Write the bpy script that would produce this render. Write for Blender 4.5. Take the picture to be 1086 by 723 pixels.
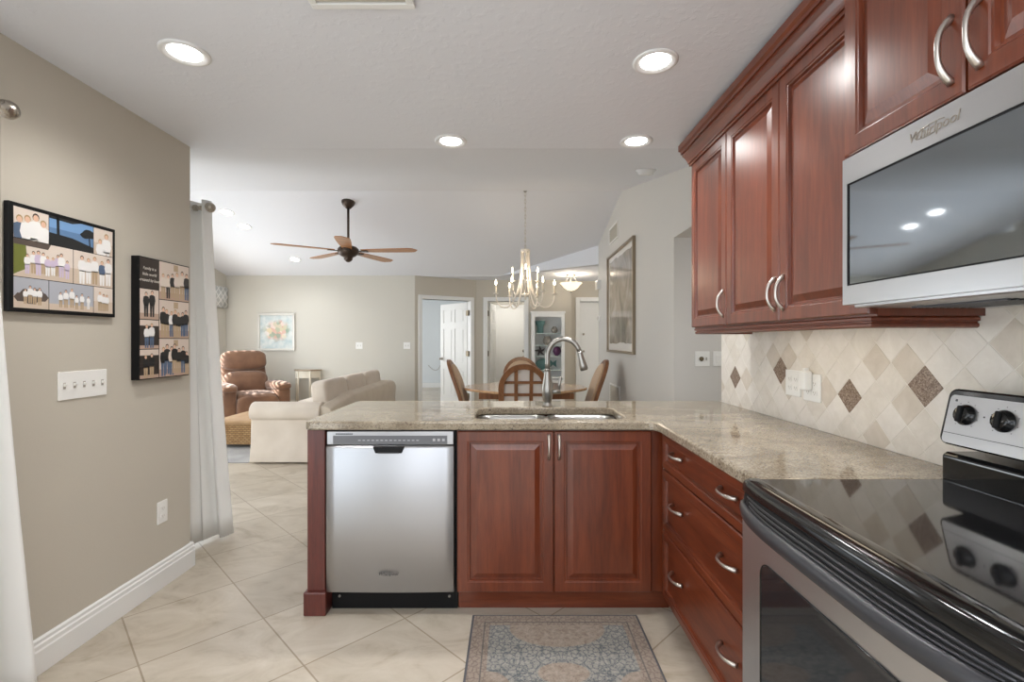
import bpy, bmesh, math, random
from mathutils import Vector, Matrix, Euler
random.seed(7)
R = math.radians
PI = math.pi
for o in list(bpy.data.objects): bpy.data.objects.remove(o)
scn = bpy.context.scene
COL = scn.collection

# ------------------------------------------------------------------ camera / world / big lights
cd = bpy.data.cameras.new('camera'); cam = bpy.data.objects.new('camera', cd); COL.objects.link(cam)
cam.location = (0, 0, 1.29); cam.rotation_euler = (R(90), 0, 0)
cd.sensor_width = 36.0; cd.lens = 515.0/1086.0*36.0; cd.clip_start = 0.02; cd.clip_end = 200
scn.camera = cam
scn.view_settings.view_transform = 'Standard'; scn.view_settings.look = 'None'
scn.view_settings.gamma = 1.0; scn.view_settings.use_curve_mapping = False
scn.view_settings.exposure = 0.03

world = bpy.data.worlds.new('daylight'); scn.world = world; world.use_nodes = True
wn = world.node_tree
bg = wn.nodes['Background']; bg.inputs[0].default_value = (0.80, 0.90, 1.0, 1); bg.inputs[1].default_value = 1.3

def area(name, loc, direction, sx, sy, power, color=(1, 1, 1)):
    l = bpy.data.lights.new(name, 'AREA'); l.shape = 'RECTANGLE'; l.size = sx; l.size_y = sy
    l.energy = power; l.color = color
    o = bpy.data.objects.new(name, l); COL.objects.link(o); o.location = loc
    o.rotation_euler = Vector(direction).to_track_quat('-Z', 'Y').to_euler()
    return o
DAY = (0.88, 0.95, 1.0)
area('kitchen_slider_daylight', (-2.05, 0.0, 1.12), (1, 0, -0.05), 3.0, 2.0, 34, DAY)
area('rear_fill_left', (-1.1, -2.75, 1.3), (0, 1, 0), 0.8, 2.0, 13, (0.97, 0.98, 1.0))  # added narrow fill behind the camera, shaped to streak the dishwasher steel
area('rear_fill_right', (0.35, -2.75, 1.3), (0, 1, 0), 0.6, 2.0, 11, (0.97, 0.98, 1.0))  # second added fill, set apart so the steel reflections break into streaks
area('rear_overhead_fill', (-0.3, -0.9, 2.38), (0, 0, -1), 1.6, 1.6, 34, (0.97, 0.98, 1.0))  # made-up overhead panel behind the camera, added to brighten the kitchen
area('living_slider_daylight', (-3.5, 2.95, 1.15), (0, 1, 0.0), 2.6, 2.0, 42, DAY)
area('living_window_daylight', (-4.95, 6.0, 1.0), (1, -0.1, -0.12), 3.2, 1.5, 85, DAY)
area('bedroom_fill', (-4.4, 10.6, 1.4), (1, 0, 0), 1.8, 1.6, 66, (0.97, 0.99, 1.0))  # added area light that brightens the bedroom and its open door
area('utility_room_light', (-0.1, 10.1, 2.40), (0, 0, -1), 0.5, 0.5, 11, (1, 0.96, 0.9))
area('entry_sidelight_daylight', (2.45, 8.2, 1.3), (-1, 0, 0), 0.5, 1.8, 10, (1, 0.97, 0.92))
area('hall_fill', (2.2, 3.45, 2.10), (-0.3, 0, -1), 0.5, 0.5, 6, (1, 0.98, 0.95))  # added so the hall opening does not go black
sun = bpy.data.lights.new('sun', 'SUN'); sun.energy = 26.0; sun.angle = R(0.5); sun.color = (1, 0.95, 0.86)
so = bpy.data.objects.new('sun', sun); COL.objects.link(so)
so.rotation_euler = Vector((0.78, 0.10, -0.62)).to_track_quat('-Z', 'Y').to_euler()

# ------------------------------------------------------------------ material helpers
def lin(c):
    c = c/255.0
    return c/12.92 if c <= 0.04045 else ((c+0.055)/1.055)**2.4
def S(r, g, b): return (lin(r), lin(g), lin(b), 1.0)
def newmat(name):
    m = bpy.data.materials.new(name); m.use_nodes = True
    nt = m.node_tree; b = nt.nodes['Principled BSDF']
    return m, nt, b
def N(nt, t, **kw):
    n = nt.nodes.new(t)
    for k, v in kw.items():
        if k.startswith('_'): setattr(n, k[1:], v)
        else: n.inputs[k.replace('__', ' ')].default_value = v
    return n
def plain(name, col, rough=0.5, metal=0.0, spec=0.5, coat=0.0, bump=0.0, bscale=200.0, emit=None, estr=0.0):
    m, nt, b = newmat(name)
    b.inputs['Base Color'].default_value = col; b.inputs['Roughness'].default_value = rough
    b.inputs['Metallic'].default_value = metal; b.inputs['Specular IOR Level'].default_value = spec
    b.inputs['Coat Weight'].default_value = coat; b.inputs['Coat Roughness'].default_value = 0.12
    if emit: b.inputs['Emission Color'].default_value = emit; b.inputs['Emission Strength'].default_value = estr
    tc = N(nt, 'ShaderNodeTexCoord')
    no = N(nt, 'ShaderNodeTexNoise', Scale=bscale, Detail=3.0)
    nt.links.new(tc.outputs['Object'], no.inputs['Vector'])
    if bump > 0:
        bp = N(nt, 'ShaderNodeBump', Strength=bump, Distance=0.004)
        nt.links.new(no.outputs['Fac'], bp.inputs['Height']); nt.links.new(bp.outputs['Normal'], b.inputs['Normal'])
    else:   # faint roughness break-up
        mr = N(nt, 'ShaderNodeMapRange'); mr.inputs['To Min'].default_value = max(rough-0.03, 0); mr.inputs['To Max'].default_value = min(rough+0.03, 1)
        nt.links.new(no.outputs['Fac'], mr.inputs['Value']); nt.links.new(mr.outputs['Result'], b.inputs['Roughness'])
    return m
def ramp(nt, src, stops):
    r = N(nt, 'ShaderNodeValToRGB'); cr = r.color_ramp
    while len(cr.elements) < len(stops): cr.elements.new(0.5)
    for e, (p, c) in zip(cr.elements, stops): e.position = p; e.color = c
    nt.links.new(src, r.inputs['Fac'])
    return r
def coords(nt, scale=(1, 1, 1), rot=(0, 0, 0), loc=(0, 0, 0)):
    tc = N(nt, 'ShaderNodeTexCoord'); mp = N(nt, 'ShaderNodeMapping')
    mp.inputs['Scale'].default_value = scale; mp.inputs['Rotation'].default_value = rot; mp.inputs['Location'].default_value = loc
    nt.links.new(tc.outputs['Object'], mp.inputs['Vector'])
    return mp.outputs['Vector']
def mixc(nt, fac, a, b, mode='MIX'):
    mx = N(nt, 'ShaderNodeMix'); mx.data_type = 'RGBA'; mx.blend_type = mode
    for sock, v in ((mx.inputs[0], fac), (mx.inputs[6], a), (mx.inputs[7], b)):
        if hasattr(v, 'is_output') or isinstance(v, bpy.types.NodeSocket): nt.links.new(v, sock)
        else: sock.default_value = v
    return mx.outputs[2]
def wood(name, c1, c2, c3, axis='Z', rough=0.3, coat=0.3, grain=1.0):
    m, nt, b = newmat(name)
    sc = {'Z': (14, 14, 1.3), 'X': (1.3, 14, 14), 'Y': (14, 1.3, 14)}[axis]
    v = coords(nt, tuple(s*grain for s in sc))
    n1 = N(nt, 'ShaderNodeTexNoise', Scale=1.6, Detail=5.0, Roughness=0.6, Distortion=0.6)
    nt.links.new(v, n1.inputs['Vector'])
    r1 = ramp(nt, n1.outputs['Fac'], [(0.28, c1), (0.52, c2), (0.78, c3)])
    n2 = N(nt, 'ShaderNodeTexNoise', Scale=9.0, Detail=2.0)
    nt.links.new(v, n2.inputs['Vector'])
    r2 = ramp(nt, n2.outputs['Fac'], [(0.35, (0.82, 0.82, 0.82, 1)), (0.6, (1, 1, 1, 1))])
    nt.links.new(mixc(nt, 1.0, r1.outputs['Color'], r2.outputs['Color'], 'MULTIPLY'), b.inputs['Base Color'])
    b.inputs['Roughness'].default_value = rough; b.inputs['Coat Weight'].default_value = coat; b.inputs['Coat Roughness'].default_value = 0.25
    return m

M = {}
# wall paint and ceiling
def paint(name, col, rough=0.55, strength=0.08, sc=90):
    return plain(name, col, rough, spec=0.3, bump=strength, bscale=sc)
M['paint'] = paint('greige_paint', S(198, 191, 178))
M['paint_far'] = paint('light_greige_paint', S(206, 202, 192))
M['paint_right'] = paint('pale_grey_paint', S(212, 209, 204))
M['blue'] = paint('pale_blue_paint', S(222, 227, 229))
M['white'] = paint('white_trim_paint', S(238, 238, 236), 0.35, 0.02)
m, nt, b = newmat('knockdown_ceiling'); M['ceil'] = m
b.inputs['Base Color'].default_value = S(229, 231, 237); b.inputs['Roughness'].default_value = 0.8
v = coords(nt); n1 = N(nt, 'ShaderNodeTexNoise', Scale=28.0, Detail=4.0, Roughness=0.55); nt.links.new(v, n1.inputs['Vector'])
r1 = ramp(nt, n1.outputs['Fac'], [(0.52, (0, 0, 0, 1)), (0.60, (1, 1, 1, 1))])
bp = N(nt, 'ShaderNodeBump', Strength=0.12, Distance=0.004); nt.links.new(r1.outputs['Color'], bp.inputs['Height']); nt.links.new(bp.outputs['Normal'], b.inputs['Normal'])
# floor tile on the diagonal
m, nt, b = newmat('beige_floor_tile'); M['tile'] = m
v = coords(nt, rot=(0, 0, R(-45)), loc=(-0.78, -2.88, 0))
br = N(nt, 'ShaderNodeTexBrick', Scale=1.0); br.offset = 0.0; br.squash = 1.0
br.inputs['Brick Width'].default_value = 0.465; br.inputs['Row Height'].default_value = 0.465
br.inputs['Mortar Size'].default_value = 0.0035; br.inputs['Mortar Smooth'].default_value = 0.1
br.inputs['Color1'].default_value = S(196, 187, 173); br.inputs['Color2'].default_value = S(212, 204, 192)
br.inputs['Mortar'].default_value = S(165, 152, 134)
nt.links.new(v, br.inputs['Vector'])
n1 = N(nt, 'ShaderNodeTexNoise', Scale=3.2, Detail=7.0, Roughness=0.65, Distortion=0.9); nt.links.new(coords(nt, (1, 1.7, 1), (0, 0, R(-45))), n1.inputs['Vector'])
r1 = ramp(nt, n1.outputs['Fac'], [(0.30, S(198, 188, 172)), (0.48, S(232, 227, 219)), (0.72, S(252, 250, 247))])
c = mixc(nt, 0.85, br.outputs['Color'], r1.outputs['Color'], 'MULTIPLY')
nt.links.new(c, b.inputs['Base Color']); b.inputs['Roughness'].default_value = 0.34; b.inputs['Specular IOR Level'].default_value = 0.4
bp = N(nt, 'ShaderNodeBump', Strength=0.25, Distance=0.003); bp.invert = True
nt.links.new(br.outputs['Fac'], bp.inputs['Height']); nt.links.new(bp.outputs['Normal'], b.inputs['Normal'])
# wood
ch = (S(90, 39, 19), S(111, 50, 26), S(128, 64, 36))
M['cherry'] = wood('cherry_wood', *ch, coat=0.55)
M['cherry_y'] = wood('cherry_wood_lengthwise', *ch, axis='Y')
M['cherry_x'] = wood('cherry_wood_crosswise', *ch, axis='X')
M['cherry_dark'] = wood('dark_cherry_wood', S(78, 32, 26), S(98, 42, 34), S(112, 52, 42))
M['oak'] = wood('warm_oak', S(118, 74, 42), S(140, 92, 56), S(156, 110, 72), rough=0.35)
M['oak_top'] = wood('honey_oak_top', S(186, 142, 100), S(206, 164, 122), S(218, 180, 140), axis='X', rough=0.12, coat=0.6)
M['blade'] = wood('fan_blade_wood', S(140, 86, 36), S(170, 108, 46), S(190, 128, 62), axis='X', rough=0.35)
# granite
m, nt, b = newmat('taupe_granite'); M['granite'] = m
v = coords(nt)
n1 = N(nt, 'ShaderNodeTexNoise', Scale=3.0, Detail=6.0, Roughness=0.6, Distortion=1.6); nt.links.new(coords(nt, (1, 1.8, 1), (0, 0, R(25))), n1.inputs['Vector'])
r1 = ramp(nt, n1.outputs['Fac'], [(0.25, S(128, 116, 100)), (0.45, S(155, 144, 126)), (0.58, S(175, 165, 147)), (0.78, S(152, 145, 132))])
vo = N(nt, 'ShaderNodeTexVoronoi', Scale=210.0); nt.links.new(v, vo.inputs['Vector'])
r2 = ramp(nt, vo.outputs['Color'], [(0.0, S(120, 106, 94)), (0.3, S(208, 200, 192)), (0.6, S(244, 240, 236)), (1.0, S(255, 255, 255))])
c = mixc(nt, 0.75, r1.outputs['Color'], r2.outputs['Color'], 'MULTIPLY')
n3 = N(nt, 'ShaderNodeTexNoise', Scale=95.0, Detail=2.0); nt.links.new(v, n3.inputs['Vector'])
r3 = ramp(nt, n3.outputs['Fac'], [(0.60, (0, 0, 0, 1)), (0.70, (0.75, 0.75, 0.75, 1))])
c = mixc(nt, r3.outputs['Color'], c, S(84, 70, 62))
nt.links.new(c, b.inputs['Base Color']); b.inputs['Roughness'].default_value = 0.07; b.inputs['Specular IOR Level'].default_value = 0.6
# accent granite
m, nt, b = newmat('brown_granite_accent'); M['accent'] = m
vo = N(nt, 'ShaderNodeTexVoronoi', Scale=260.0); nt.links.new(coords(nt), vo.inputs['Vector'])
r2 = ramp(nt, vo.outputs['Color'], [(0.0, S(88, 70, 58)), (0.5, S(140, 120, 104)), (1.0, S(176, 158, 142))])
nt.links.new(r2.outputs['Color'], b.inputs['Base Color']); b.inputs['Roughness'].default_value = 0.2
def stone(name, a, c_):
    m, nt, b = newmat(name)
    n1 = N(nt, 'ShaderNodeTexNoise', Scale=14.0, Detail=6.0, Roughness=0.65, Distortion=0.5); nt.links.new(coords(nt), n1.inputs['Vector'])
    r1 = ramp(nt, n1.outputs['Fac'], [(0.3, a), (0.7, c_)])
    nt.links.new(r1.outputs['Color'], b.inputs['Base Color']); b.inputs['Roughness'].default_value = 0.4
    return m
M['st_a'] = stone('cream_travertine', S(222, 215, 205), S(236, 230, 222))
M['st_b'] = stone('ivory_travertine', S(214, 206, 194), S(232, 225, 215))
M['st_c'] = stone('beige_travertine', S(202, 191, 176), S(218, 208, 195))
M['grout'] = plain('pale_grout', S(234, 228, 218), 0.8)
# metals
def brushed(name, col, rough, axis, var=0.05, bump=True):
    m, nt, b = newmat(name)
    sc = {'Z': (240, 240, 2), 'Y': (240, 2, 240), 'X': (2, 240, 240)}[axis]
    n1 = N(nt, 'ShaderNodeTexNoise', Scale=1.0, Detail=3.0); nt.links.new(coords(nt, sc), n1.inputs['Vector'])
    mr = N(nt, 'ShaderNodeMapRange'); mr.inputs['To Min'].default_value = rough-var; mr.inputs['To Max'].default_value = rough+var
    nt.links.new(n1.outputs['Fac'], mr.inputs['Value']); nt.links.new(mr.outputs['Result'], b.inputs['Roughness'])
    b.inputs['Base Color'].default_value = col; b.inputs['Metallic'].default_value = 1.0
    if not bump: return m
    bp = N(nt, 'ShaderNodeBump', Strength=0.008, Distance=0.001); nt.links.new(n1.outputs['Fac'], bp.inputs['Height']); nt.links.new(bp.outputs['Normal'], b.inputs['Normal'])
    return m
def aniso(m, a):
    nt = m.node_tree; b = nt.nodes['Principled BSDF']; tg = N(nt, 'ShaderNodeTangent'); tg.direction_type = 'RADIAL'; tg.axis = 'Z'
    nt.links.new(tg.outputs[0], b.inputs['Tangent']); b.inputs['Anisotropic'].default_value = a; b.inputs['Anisotropic Rotation'].default_value = 0.25
    return m
M['steel'] = brushed('brushed_stainless', (0.45, 0.455, 0.475, 1), 0.32, 'X', 0.003, False)
aniso(M['steel'], 0.5)
M['steel_y'] = brushed('brushed_stainless_lengthwise', (0.50, 0.50, 0.51, 1), 0.30, 'Y')
M['steel_sink'] = brushed('sink_stainless', (0.36, 0.355, 0.34, 1), 0.3, 'X')
M['steel_oven'] = brushed('oven_stainless', (0.66, 0.66, 0.67, 1), 0.34, 'Y')
M['nickel'] = plain('brushed_nickel', (0.34, 0.325, 0.30, 1), 0.33, 1.0)
M['nickel_dark'] = plain('antique_nickel', (0.42, 0.38, 0.33, 1), 0.28, 1.0)
M['chrome'] = plain('satin_pull_metal', (0.60, 0.56, 0.52, 1), 0.3, 1.0)
M['bronze'] = plain('oil_rubbed_bronze', S(72, 60, 52), 0.38, 0.7)
M['brass_dark'] = plain('aged_hinge_metal', S(120, 108, 88), 0.4, 0.8)
# blacks and greys
M['blackglass'] = plain('black_ceramic_glass', (0.012, 0.012, 0.013, 1), 0.06, spec=0.9)
M['ovenglass'] = plain('dark_oven_glass', (0.016, 0.018, 0.02, 1), 0.05, spec=0.8)
M['mwglass'] = plain('mirrored_microwave_glass', (0.30, 0.33, 0.36, 1), 0.05, 1.0)
M['black'] = plain('black_enamel', (0.008, 0.008, 0.008, 1), 0.09)
M['blackmatte'] = plain('black_plastic', (0.006, 0.006, 0.0065, 1), 0.5, spec=0.2)
M['charcoal'] = plain('charcoal_metal', (0.045, 0.045, 0.05, 1), 0.35, 0.3)
M['panelgrey'] = plain('grey_control_panel', (0.16, 0.165, 0.18, 1), 0.3)
M['greyink'] = plain('grey_print', (0.5, 0.5, 0.52, 1), 0.4)
M['darkink'] = plain('dark_print', (0.05, 0.05, 0.055, 1), 0.4)
M['plate'] = plain('white_plate_plastic', S(240, 239, 235), 0.3)
M['slot'] = plain('slot_shadow_plastic', S(168, 162, 152), 0.6)
# fabrics
def fabric(name, a, c_, sc=260, rough=0.9, bump=0.25, sheen=0.2):
    m, nt, b = newmat(name)
    n1 = N(nt, 'ShaderNodeTexNoise', Scale=5.0, Detail=5.0); nt.links.new(coords(nt), n1.inputs['Vector'])
    r1 = ramp(nt, n1.outputs['Fac'], [(0.3, a), (0.7, c_)]); nt.links.new(r1.outputs['Color'], b.inputs['Base Color'])
    n2 = N(nt, 'ShaderNodeTexNoise', Scale=float(sc), Detail=2.0); nt.links.new(coords(nt), n2.inputs['Vector'])
    bp = N(nt, 'ShaderNodeBump', Strength=bump, Distance=0.003); nt.links.new(n2.outputs['Fac'], bp.inputs['Height']); nt.links.new(bp.outputs['Normal'], b.inputs['Normal'])
    b.inputs['Roughness'].default_value = rough; b.inputs['Sheen Weight'].default_value = sheen
    return m
M['linen'] = fabric('cream_slipcover', S(214, 201, 186), S(224, 212, 198))
M['linen_shaded'] = fabric('shaded_slipcover', S(200, 186, 168), S(210, 198, 180))  # cream slipcover toned darker, shade of the sofa back put into the colour
M['linen_white'] = fabric('white_linen', S(226, 222, 216), S(238, 235, 230))
M['suede'] = fabric('brown_suede', S(94, 62, 42), S(122, 86, 60), 60, 0.75, 0.1, 0.3)
M['upholstery'] = fabric('pale_upholstery', S(222, 214, 206), S(234, 228, 222))
M['upholstery_tan'] = fabric('tan_upholstery', S(196, 168, 138), S(208, 182, 154))
M['rug_grey'] = fabric('grey_area_rug', S(136, 134, 134), S(160, 158, 156), 120, 1.0, 0.6)
m, nt, b = newmat('white_sheer_curtain'); M['curtain'] = m
b.inputs['Base Color'].default_value = S(248, 247, 245); b.inputs['Roughness'].default_value = 0.85
b.inputs['Transmission Weight'].default_value = 0.0; b.inputs['Subsurface Weight'].default_value = 0.0
tl = N(nt, 'ShaderNodeBsdfTranslucent', Color=S(248, 247, 245)); mx_ = N(nt, 'ShaderNodeMixShader', Fac=0.35); out_ = nt.nodes['Material Output']
nt.links.new(b.outputs[0], mx_.inputs[1]); nt.links.new(tl.outputs[0], mx_.inputs[2]); nt.links.new(mx_.outputs[0], out_.inputs['Surface'])
w = N(nt, 'ShaderNodeTexWave', Scale=120.0); nt.links.new(coords(nt, (0, 0, 1)), w.inputs['Vector'])
bp = N(nt, 'ShaderNodeBump', Strength=0.08, Distance=0.002); nt.links.new(w.outputs['Fac'], bp.inputs['Height']); nt.links.new(bp.outputs['Normal'], b.inputs['Normal'])
# wicker
m, nt, b = newmat('woven_seagrass'); M['wicker'] = m
br = N(nt, 'ShaderNodeTexBrick', Scale=1.0); br.offset = 0.5
br.inputs['Brick Width'].default_value = 0.045; br.inputs['Row Height'].default_value = 0.022; br.inputs['Mortar Size'].default_value = 0.004; br.inputs['Mortar Smooth'].default_value = 0.6
br.inputs['Color1'].default_value = S(158, 120, 76); br.inputs['Color2'].default_value = S(186, 150, 104); br.inputs['Mortar'].default_value = S(112, 80, 46)
nt.links.new(coords(nt, rot=(R(90), 0, 0)), br.inputs['Vector']); nt.links.new(br.outputs['Color'], b.inputs['Base Color'])
b.inputs['Roughness'].default_value = 0.7
bp = N(nt, 'ShaderNodeBump', Strength=0.8, Distance=0.006); bp.invert = True; nt.links.new(br.outputs['Fac'], bp.inputs['Height']); nt.links.new(bp.outputs['Normal'], b.inputs['Normal'])
M['wicker_top'] = fabric('woven_seagrass_top', S(156, 122, 86), S(180, 148, 110), 90, 0.8, 0.7, 0.0)
# glowing things
M['lamp'] = plain('lit_lamp_lens', (1, 1, 1, 1), 0.5, emit=(1, 0.98, 0.95, 1), estr=14.0)
M['bulb'] = plain('lit_candle_bulb', (1, 0.9, 0.75, 1), 0.3, emit=(1, 0.82, 0.58, 1), estr=14.0)
M['alabaster'] = plain('lit_alabaster_glass', (1, 0.93, 0.8, 1), 0.4, emit=(1, 0.86, 0.62, 1), estr=0.9)
M['led'] = plain('lit_led_strip', (1, 0.95, 0.85, 1), 0.4, emit=(1, 0.85, 0.62, 1), estr=3.0)
M['lampwhite'] = plain('white_lamp_trim', S(236, 236, 236), 0.4)
M['ironwhite'] = plain('white_painted_iron', S(238, 230, 218), 0.45)
M['candle'] = plain('ivory_candle_sleeve', S(244, 232, 210), 0.5)
M['grille'] = plain('painted_vent_metal', S(196, 190, 178), 0.5)

# ------------------------------------------------------------------ mesh helpers
def FR(kind, o=(0, 0, 0)):
    """wall frames: local x = right as seen facing the wall, y = up, z = out of the wall"""
    U, V, W = {'front': ((1, 0, 0), (0, 0, 1), (0, -1, 0)), 'left': ((0, 1, 0), (0, 0, 1), (1, 0, 0)),
               'right': ((0, -1, 0), (0, 0, 1), (-1, 0, 0)), 'world': ((1, 0, 0), (0, 1, 0), (0, 0, 1))}[kind]
    m = Matrix.Identity(4)
    for i, c in enumerate((U, V, W)):
        for j in range(3): m[j][i] = c[j]
    for j in range(3): m[j][3] = o[j]
    return m
def world_loc(o):
    l = Vector((0, 0, 0))
    while o is not None: l += o.location; o = o.parent
    return l
class MB:
    def __init__(s, frame=None):
        s.bm = bmesh.new(); s.M = frame or Matrix.Identity(4); s.mi = 0
    def P(s, p): return s.M @ Vector(p)
    def face(s, vs, smooth=False):
        try:
            f = s.bm.faces.new(vs); f.material_index = s.mi; f.smooth = smooth; return f
        except ValueError: return None
    def quad(s, pts): return s.face([s.bm.verts.new(s.P(p)) for p in pts])
    def box(s, x0, x1, y0, y1, z0, z1, T=None):
        v = []
        for x in (x0, x1):
            for y in (y0, y1):
                for z in (z0, z1):
                    p = Vector((x, y, z))
                    if T is not None: p = T @ p
                    v.append(s.bm.verts.new(s.P(p)))
        for q in ((0, 1, 3, 2), (4, 6, 7, 5), (0, 4, 5, 1), (2, 3, 7, 6), (0, 2, 6, 4), (1, 5, 7, 3)): s.face([v[i] for i in q])
        return s
    def rings(s, rs, cap0=True, cap1=True, smooth=True, closed=True):
        L = [[s.bm.verts.new(s.P(p)) for p in r] for r in rs]
        n = len(L[0])
        for a, b_ in zip(L, L[1:]):
            for i in range(n if closed else n-1):
                j = (i+1) % n
                s.face([a[i], a[j], b_[j], b_[i]], smooth)
        if cap0: s.face(L[0][::-1])
        if cap1: s.face(L[-1])
        return s
    def prism(s, poly, d0, d1, axis='z', smooth=False):
        def pt(p, d):
            return {'z': (p[0], p[1], d), 'y': (p[0], d, p[1]), 'x': (d, p[0], p[1])}[axis]
        return s.rings([[pt(p, d0) for p in poly], [pt(p, d1) for p in poly]], smooth=smooth)
    def lathe(s, prof, c=(0, 0, 0), n=24, T=None, smooth=True, caps=True):
        rs = []
        for r, z in prof:
            ring = []
            for i in range(n):
                a = 2*PI*i/n
                p = Vector((c[0]+r*math.cos(a), c[1]+r*math.sin(a), c[2]+z)) if T is None else T @ Vector((r*math.cos(a), r*math.sin(a), z))
                ring.append(p)
            rs.append(ring)
        return s.rings(rs, caps, caps, smooth)
    def cyl(s, p0, p1, r0, r1=None, n=16, smooth=True):
        return s.tube([p0, p1], [r0, r0 if r1 is None else r1], n, smooth)
    def tube(s, pts, rad, n=10, smooth=True, flat=1.0):
        pts = [Vector(p) for p in pts]
        if not hasattr(rad, '__len__'): rad = [rad]*len(pts)
        rs = []; prev = None
        for i, p in enumerate(pts):
            t = (pts[min(i+1, len(pts)-1)]-pts[max(i-1, 0)]).normalized()
            if prev is None:
                up = Vector((0, 0, 1)) if abs(t.z) < 0.9 else Vector((1, 0, 0))
                a = (up - t*up.dot(t)).normalized()
            else: a = (prev - t*prev.dot(t)).normalized()
            prev = a; c = t.cross(a)
            rs.append([p + (a*math.cos(2*PI*k/n)*flat + c*math.sin(2*PI*k/n))*rad[i] for k in range(n)])
        return s.rings(rs, smooth=smooth)
    def sup(s, c, size, e1=0.35, e2=0.35, T=None, nu=28, nv=14):
        """soft cushion: superellipsoid with half sizes"""
        def cs(a, e): v = math.cos(a); return math.copysign(abs(v)**e, v)
        def sn(a, e): v = math.sin(a); return math.copysign(abs(v)**e, v)
        rs = []
        for j in range(nv+1):
            ph = -PI/2*0.995 + PI*0.995*j/nv
            ring = []
            for i in range(nu):
                th = 2*PI*i/nu
                p = Vector((size[0]*cs(ph, e1)*cs(th, e2), size[1]*cs(ph, e1)*sn(th, e2), size[2]*sn(ph, e1)))
                if T is not None: p = T @ p
                ring.append(p+Vector(c))
            rs.append(ring)
        return s.rings(rs)
    def build(s, name, mats, parent=None, bevel=0.0, seg=2, loc=None, smooth_angle=None, subsurf=0):
        bmesh.ops.recalc_face_normals(s.bm, faces=s.bm.faces)
        org = world_loc(parent) if parent is not None else None
        if org is None:
            if loc is None:
                vs = [v.co for v in s.bm.verts]
                loc = Vector(((min(v.x for v in vs)+max(v.x for v in vs))/2, (min(v.y for v in vs)+max(v.y for v in vs))/2, min(v.z for v in vs)))
            org = Vector(loc)
        for v in s.bm.verts: v.co -= org
        me = bpy.data.meshes.new(name); s.bm.to_mesh(me); s.bm.free()
        for mt in (mats if isinstance(mats, (list, tuple)) else [mats]): me.materials.append(mt)
        o = bpy.data.objects.new(name, me); COL.objects.link(o)
        if parent is not None: o.parent = parent
        else: o.location = org
        if bevel > 0:
            md = o.modifiers.new('bevel', 'BEVEL'); md.width = bevel; md.segments = seg; md.limit_method = 'ANGLE'; md.angle_limit = R(40)
        if subsurf:
            md = o.modifiers.new('sub', 'SUBSURF'); md.levels = subsurf; md.render_levels = subsurf
        return o
def tag(o, label, cat, group=None):
    o['label'] = label; o['category'] = cat
    if group: o['group'] = group
    return o
def thing(name, label, cat, loc=(0, 0, 0), group=None):
    o = bpy.data.objects.new(name, None); COL.objects.link(o); o.location = loc; o.empty_display_size = 0.1
    return tag(o, label, cat, group)
def struct(o): o['kind'] = 'structure'; return o
def dup(root, loc, rz=None, label=None):
    r = root.copy(); COL.objects.link(r); r.location = loc
    if rz is not None: r.rotation_euler[2] = rz
    if label: r['label'] = label
    def rec(src, dst):
        for chd in list(src.children):
            c = chd.copy(); COL.objects.link(c); c.parent = dst; rec(chd, c)
    rec(root, r)
    return r
def arc(cx, cy, r, a0, a1, n): return [(cx+r*math.cos(R(a0+(a1-a0)*i/n)), cy+r*math.sin(R(a0+(a1-a0)*i/n))) for i in range(n+1)]
def rrect(x0, x1, y0, y1, r, n=5):
    return arc(x1-r, y0+r, r, -90, 0, n)+arc(x1-r, y1-r, r, 0, 90, n)+arc(x0+r, y1-r, r, 90, 180, n)+arc(x0+r, y0+r, r, 180, 270, n)
def text_mb(body, size, frame, depth=0.0006, shear=0.0, align='CENTER', bold=0.0):
    cu = bpy.data.curves.new('t', 'FONT'); cu.body = body; cu.size = size; cu.align_x = align; cu.extrude = depth; cu.shear = shear; cu.offset = bold
    cu.resolution_u = 3
    o = bpy.data.objects.new('t', cu); COL.objects.link(o)
    bpy.context.view_layer.update()
    me = bpy.data.meshes.new_from_object(o.evaluated_get(bpy.context.evaluated_depsgraph_get()))
    bpy.data.objects.remove(o); bpy.data.curves.remove(cu)
    mb = MB(); mb.bm.from_mesh(me); bpy.data.meshes.remove(me)
    for v in mb.bm.verts: v.co = frame @ v.co
    return mb

# ------------------------------------------------------------------ room shell
XL, XR, ZK = -1.843, 1.30, 2.40
YB, YR, ZR, SL = 2.80, 5.77, 3.07, 0.2256
YE, ZE = 8.55, 3.07-0.2256*(8.55-5.77)
def vault(y): return ZK+SL*(y-YB) if y < YR else ZR-SL*(y-YR)

struct(MB().box(-6.2, 3.6, -2.9, 14.2, -0.12, 0).build('floor', M['tile'], loc=(0, 0, 0)))
# ceilings: kitchen flat, vaulted main room, flat entry
struct(MB().box(-2.0, 1.45, -2.9, YB, ZK, ZK+0.12).build('ceiling', M['ceil'], loc=(0, 0, 0)))
def slab(mb, pts2, zf, t=0.12):
    mb.rings([[(x, y, zf(y)) for x, y in pts2], [(x, y, zf(y)+t) for x, y in pts2]], smooth=False)
mb = MB(); slab(mb, [(-5.2, YB), (1.45, YB), (1.45, YR), (-5.2, YR)], vault)
slab(mb, [(-5.2, YR), (1.30, YR), (1.30, 7.30), (-0.2, YE), (-5.2, YE)], vault)
mb.rings([[(1.30, 7.30, ZE), (-0.2, YE, ZE), (-0.16, YE+0.06, ZE), (1.36, 7.36, ZE)], [(1.30, 7.30, vault(7.3)+0.1), (-0.2, YE, ZE+0.1), (-0.16, YE+0.06, ZE+0.1), (1.36, 7.36, vault(7.3)+0.1)]], smooth=False)
struct(mb.build('ceiling_vaulted', M['ceil'], loc=(0, 0, 0)))
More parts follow.
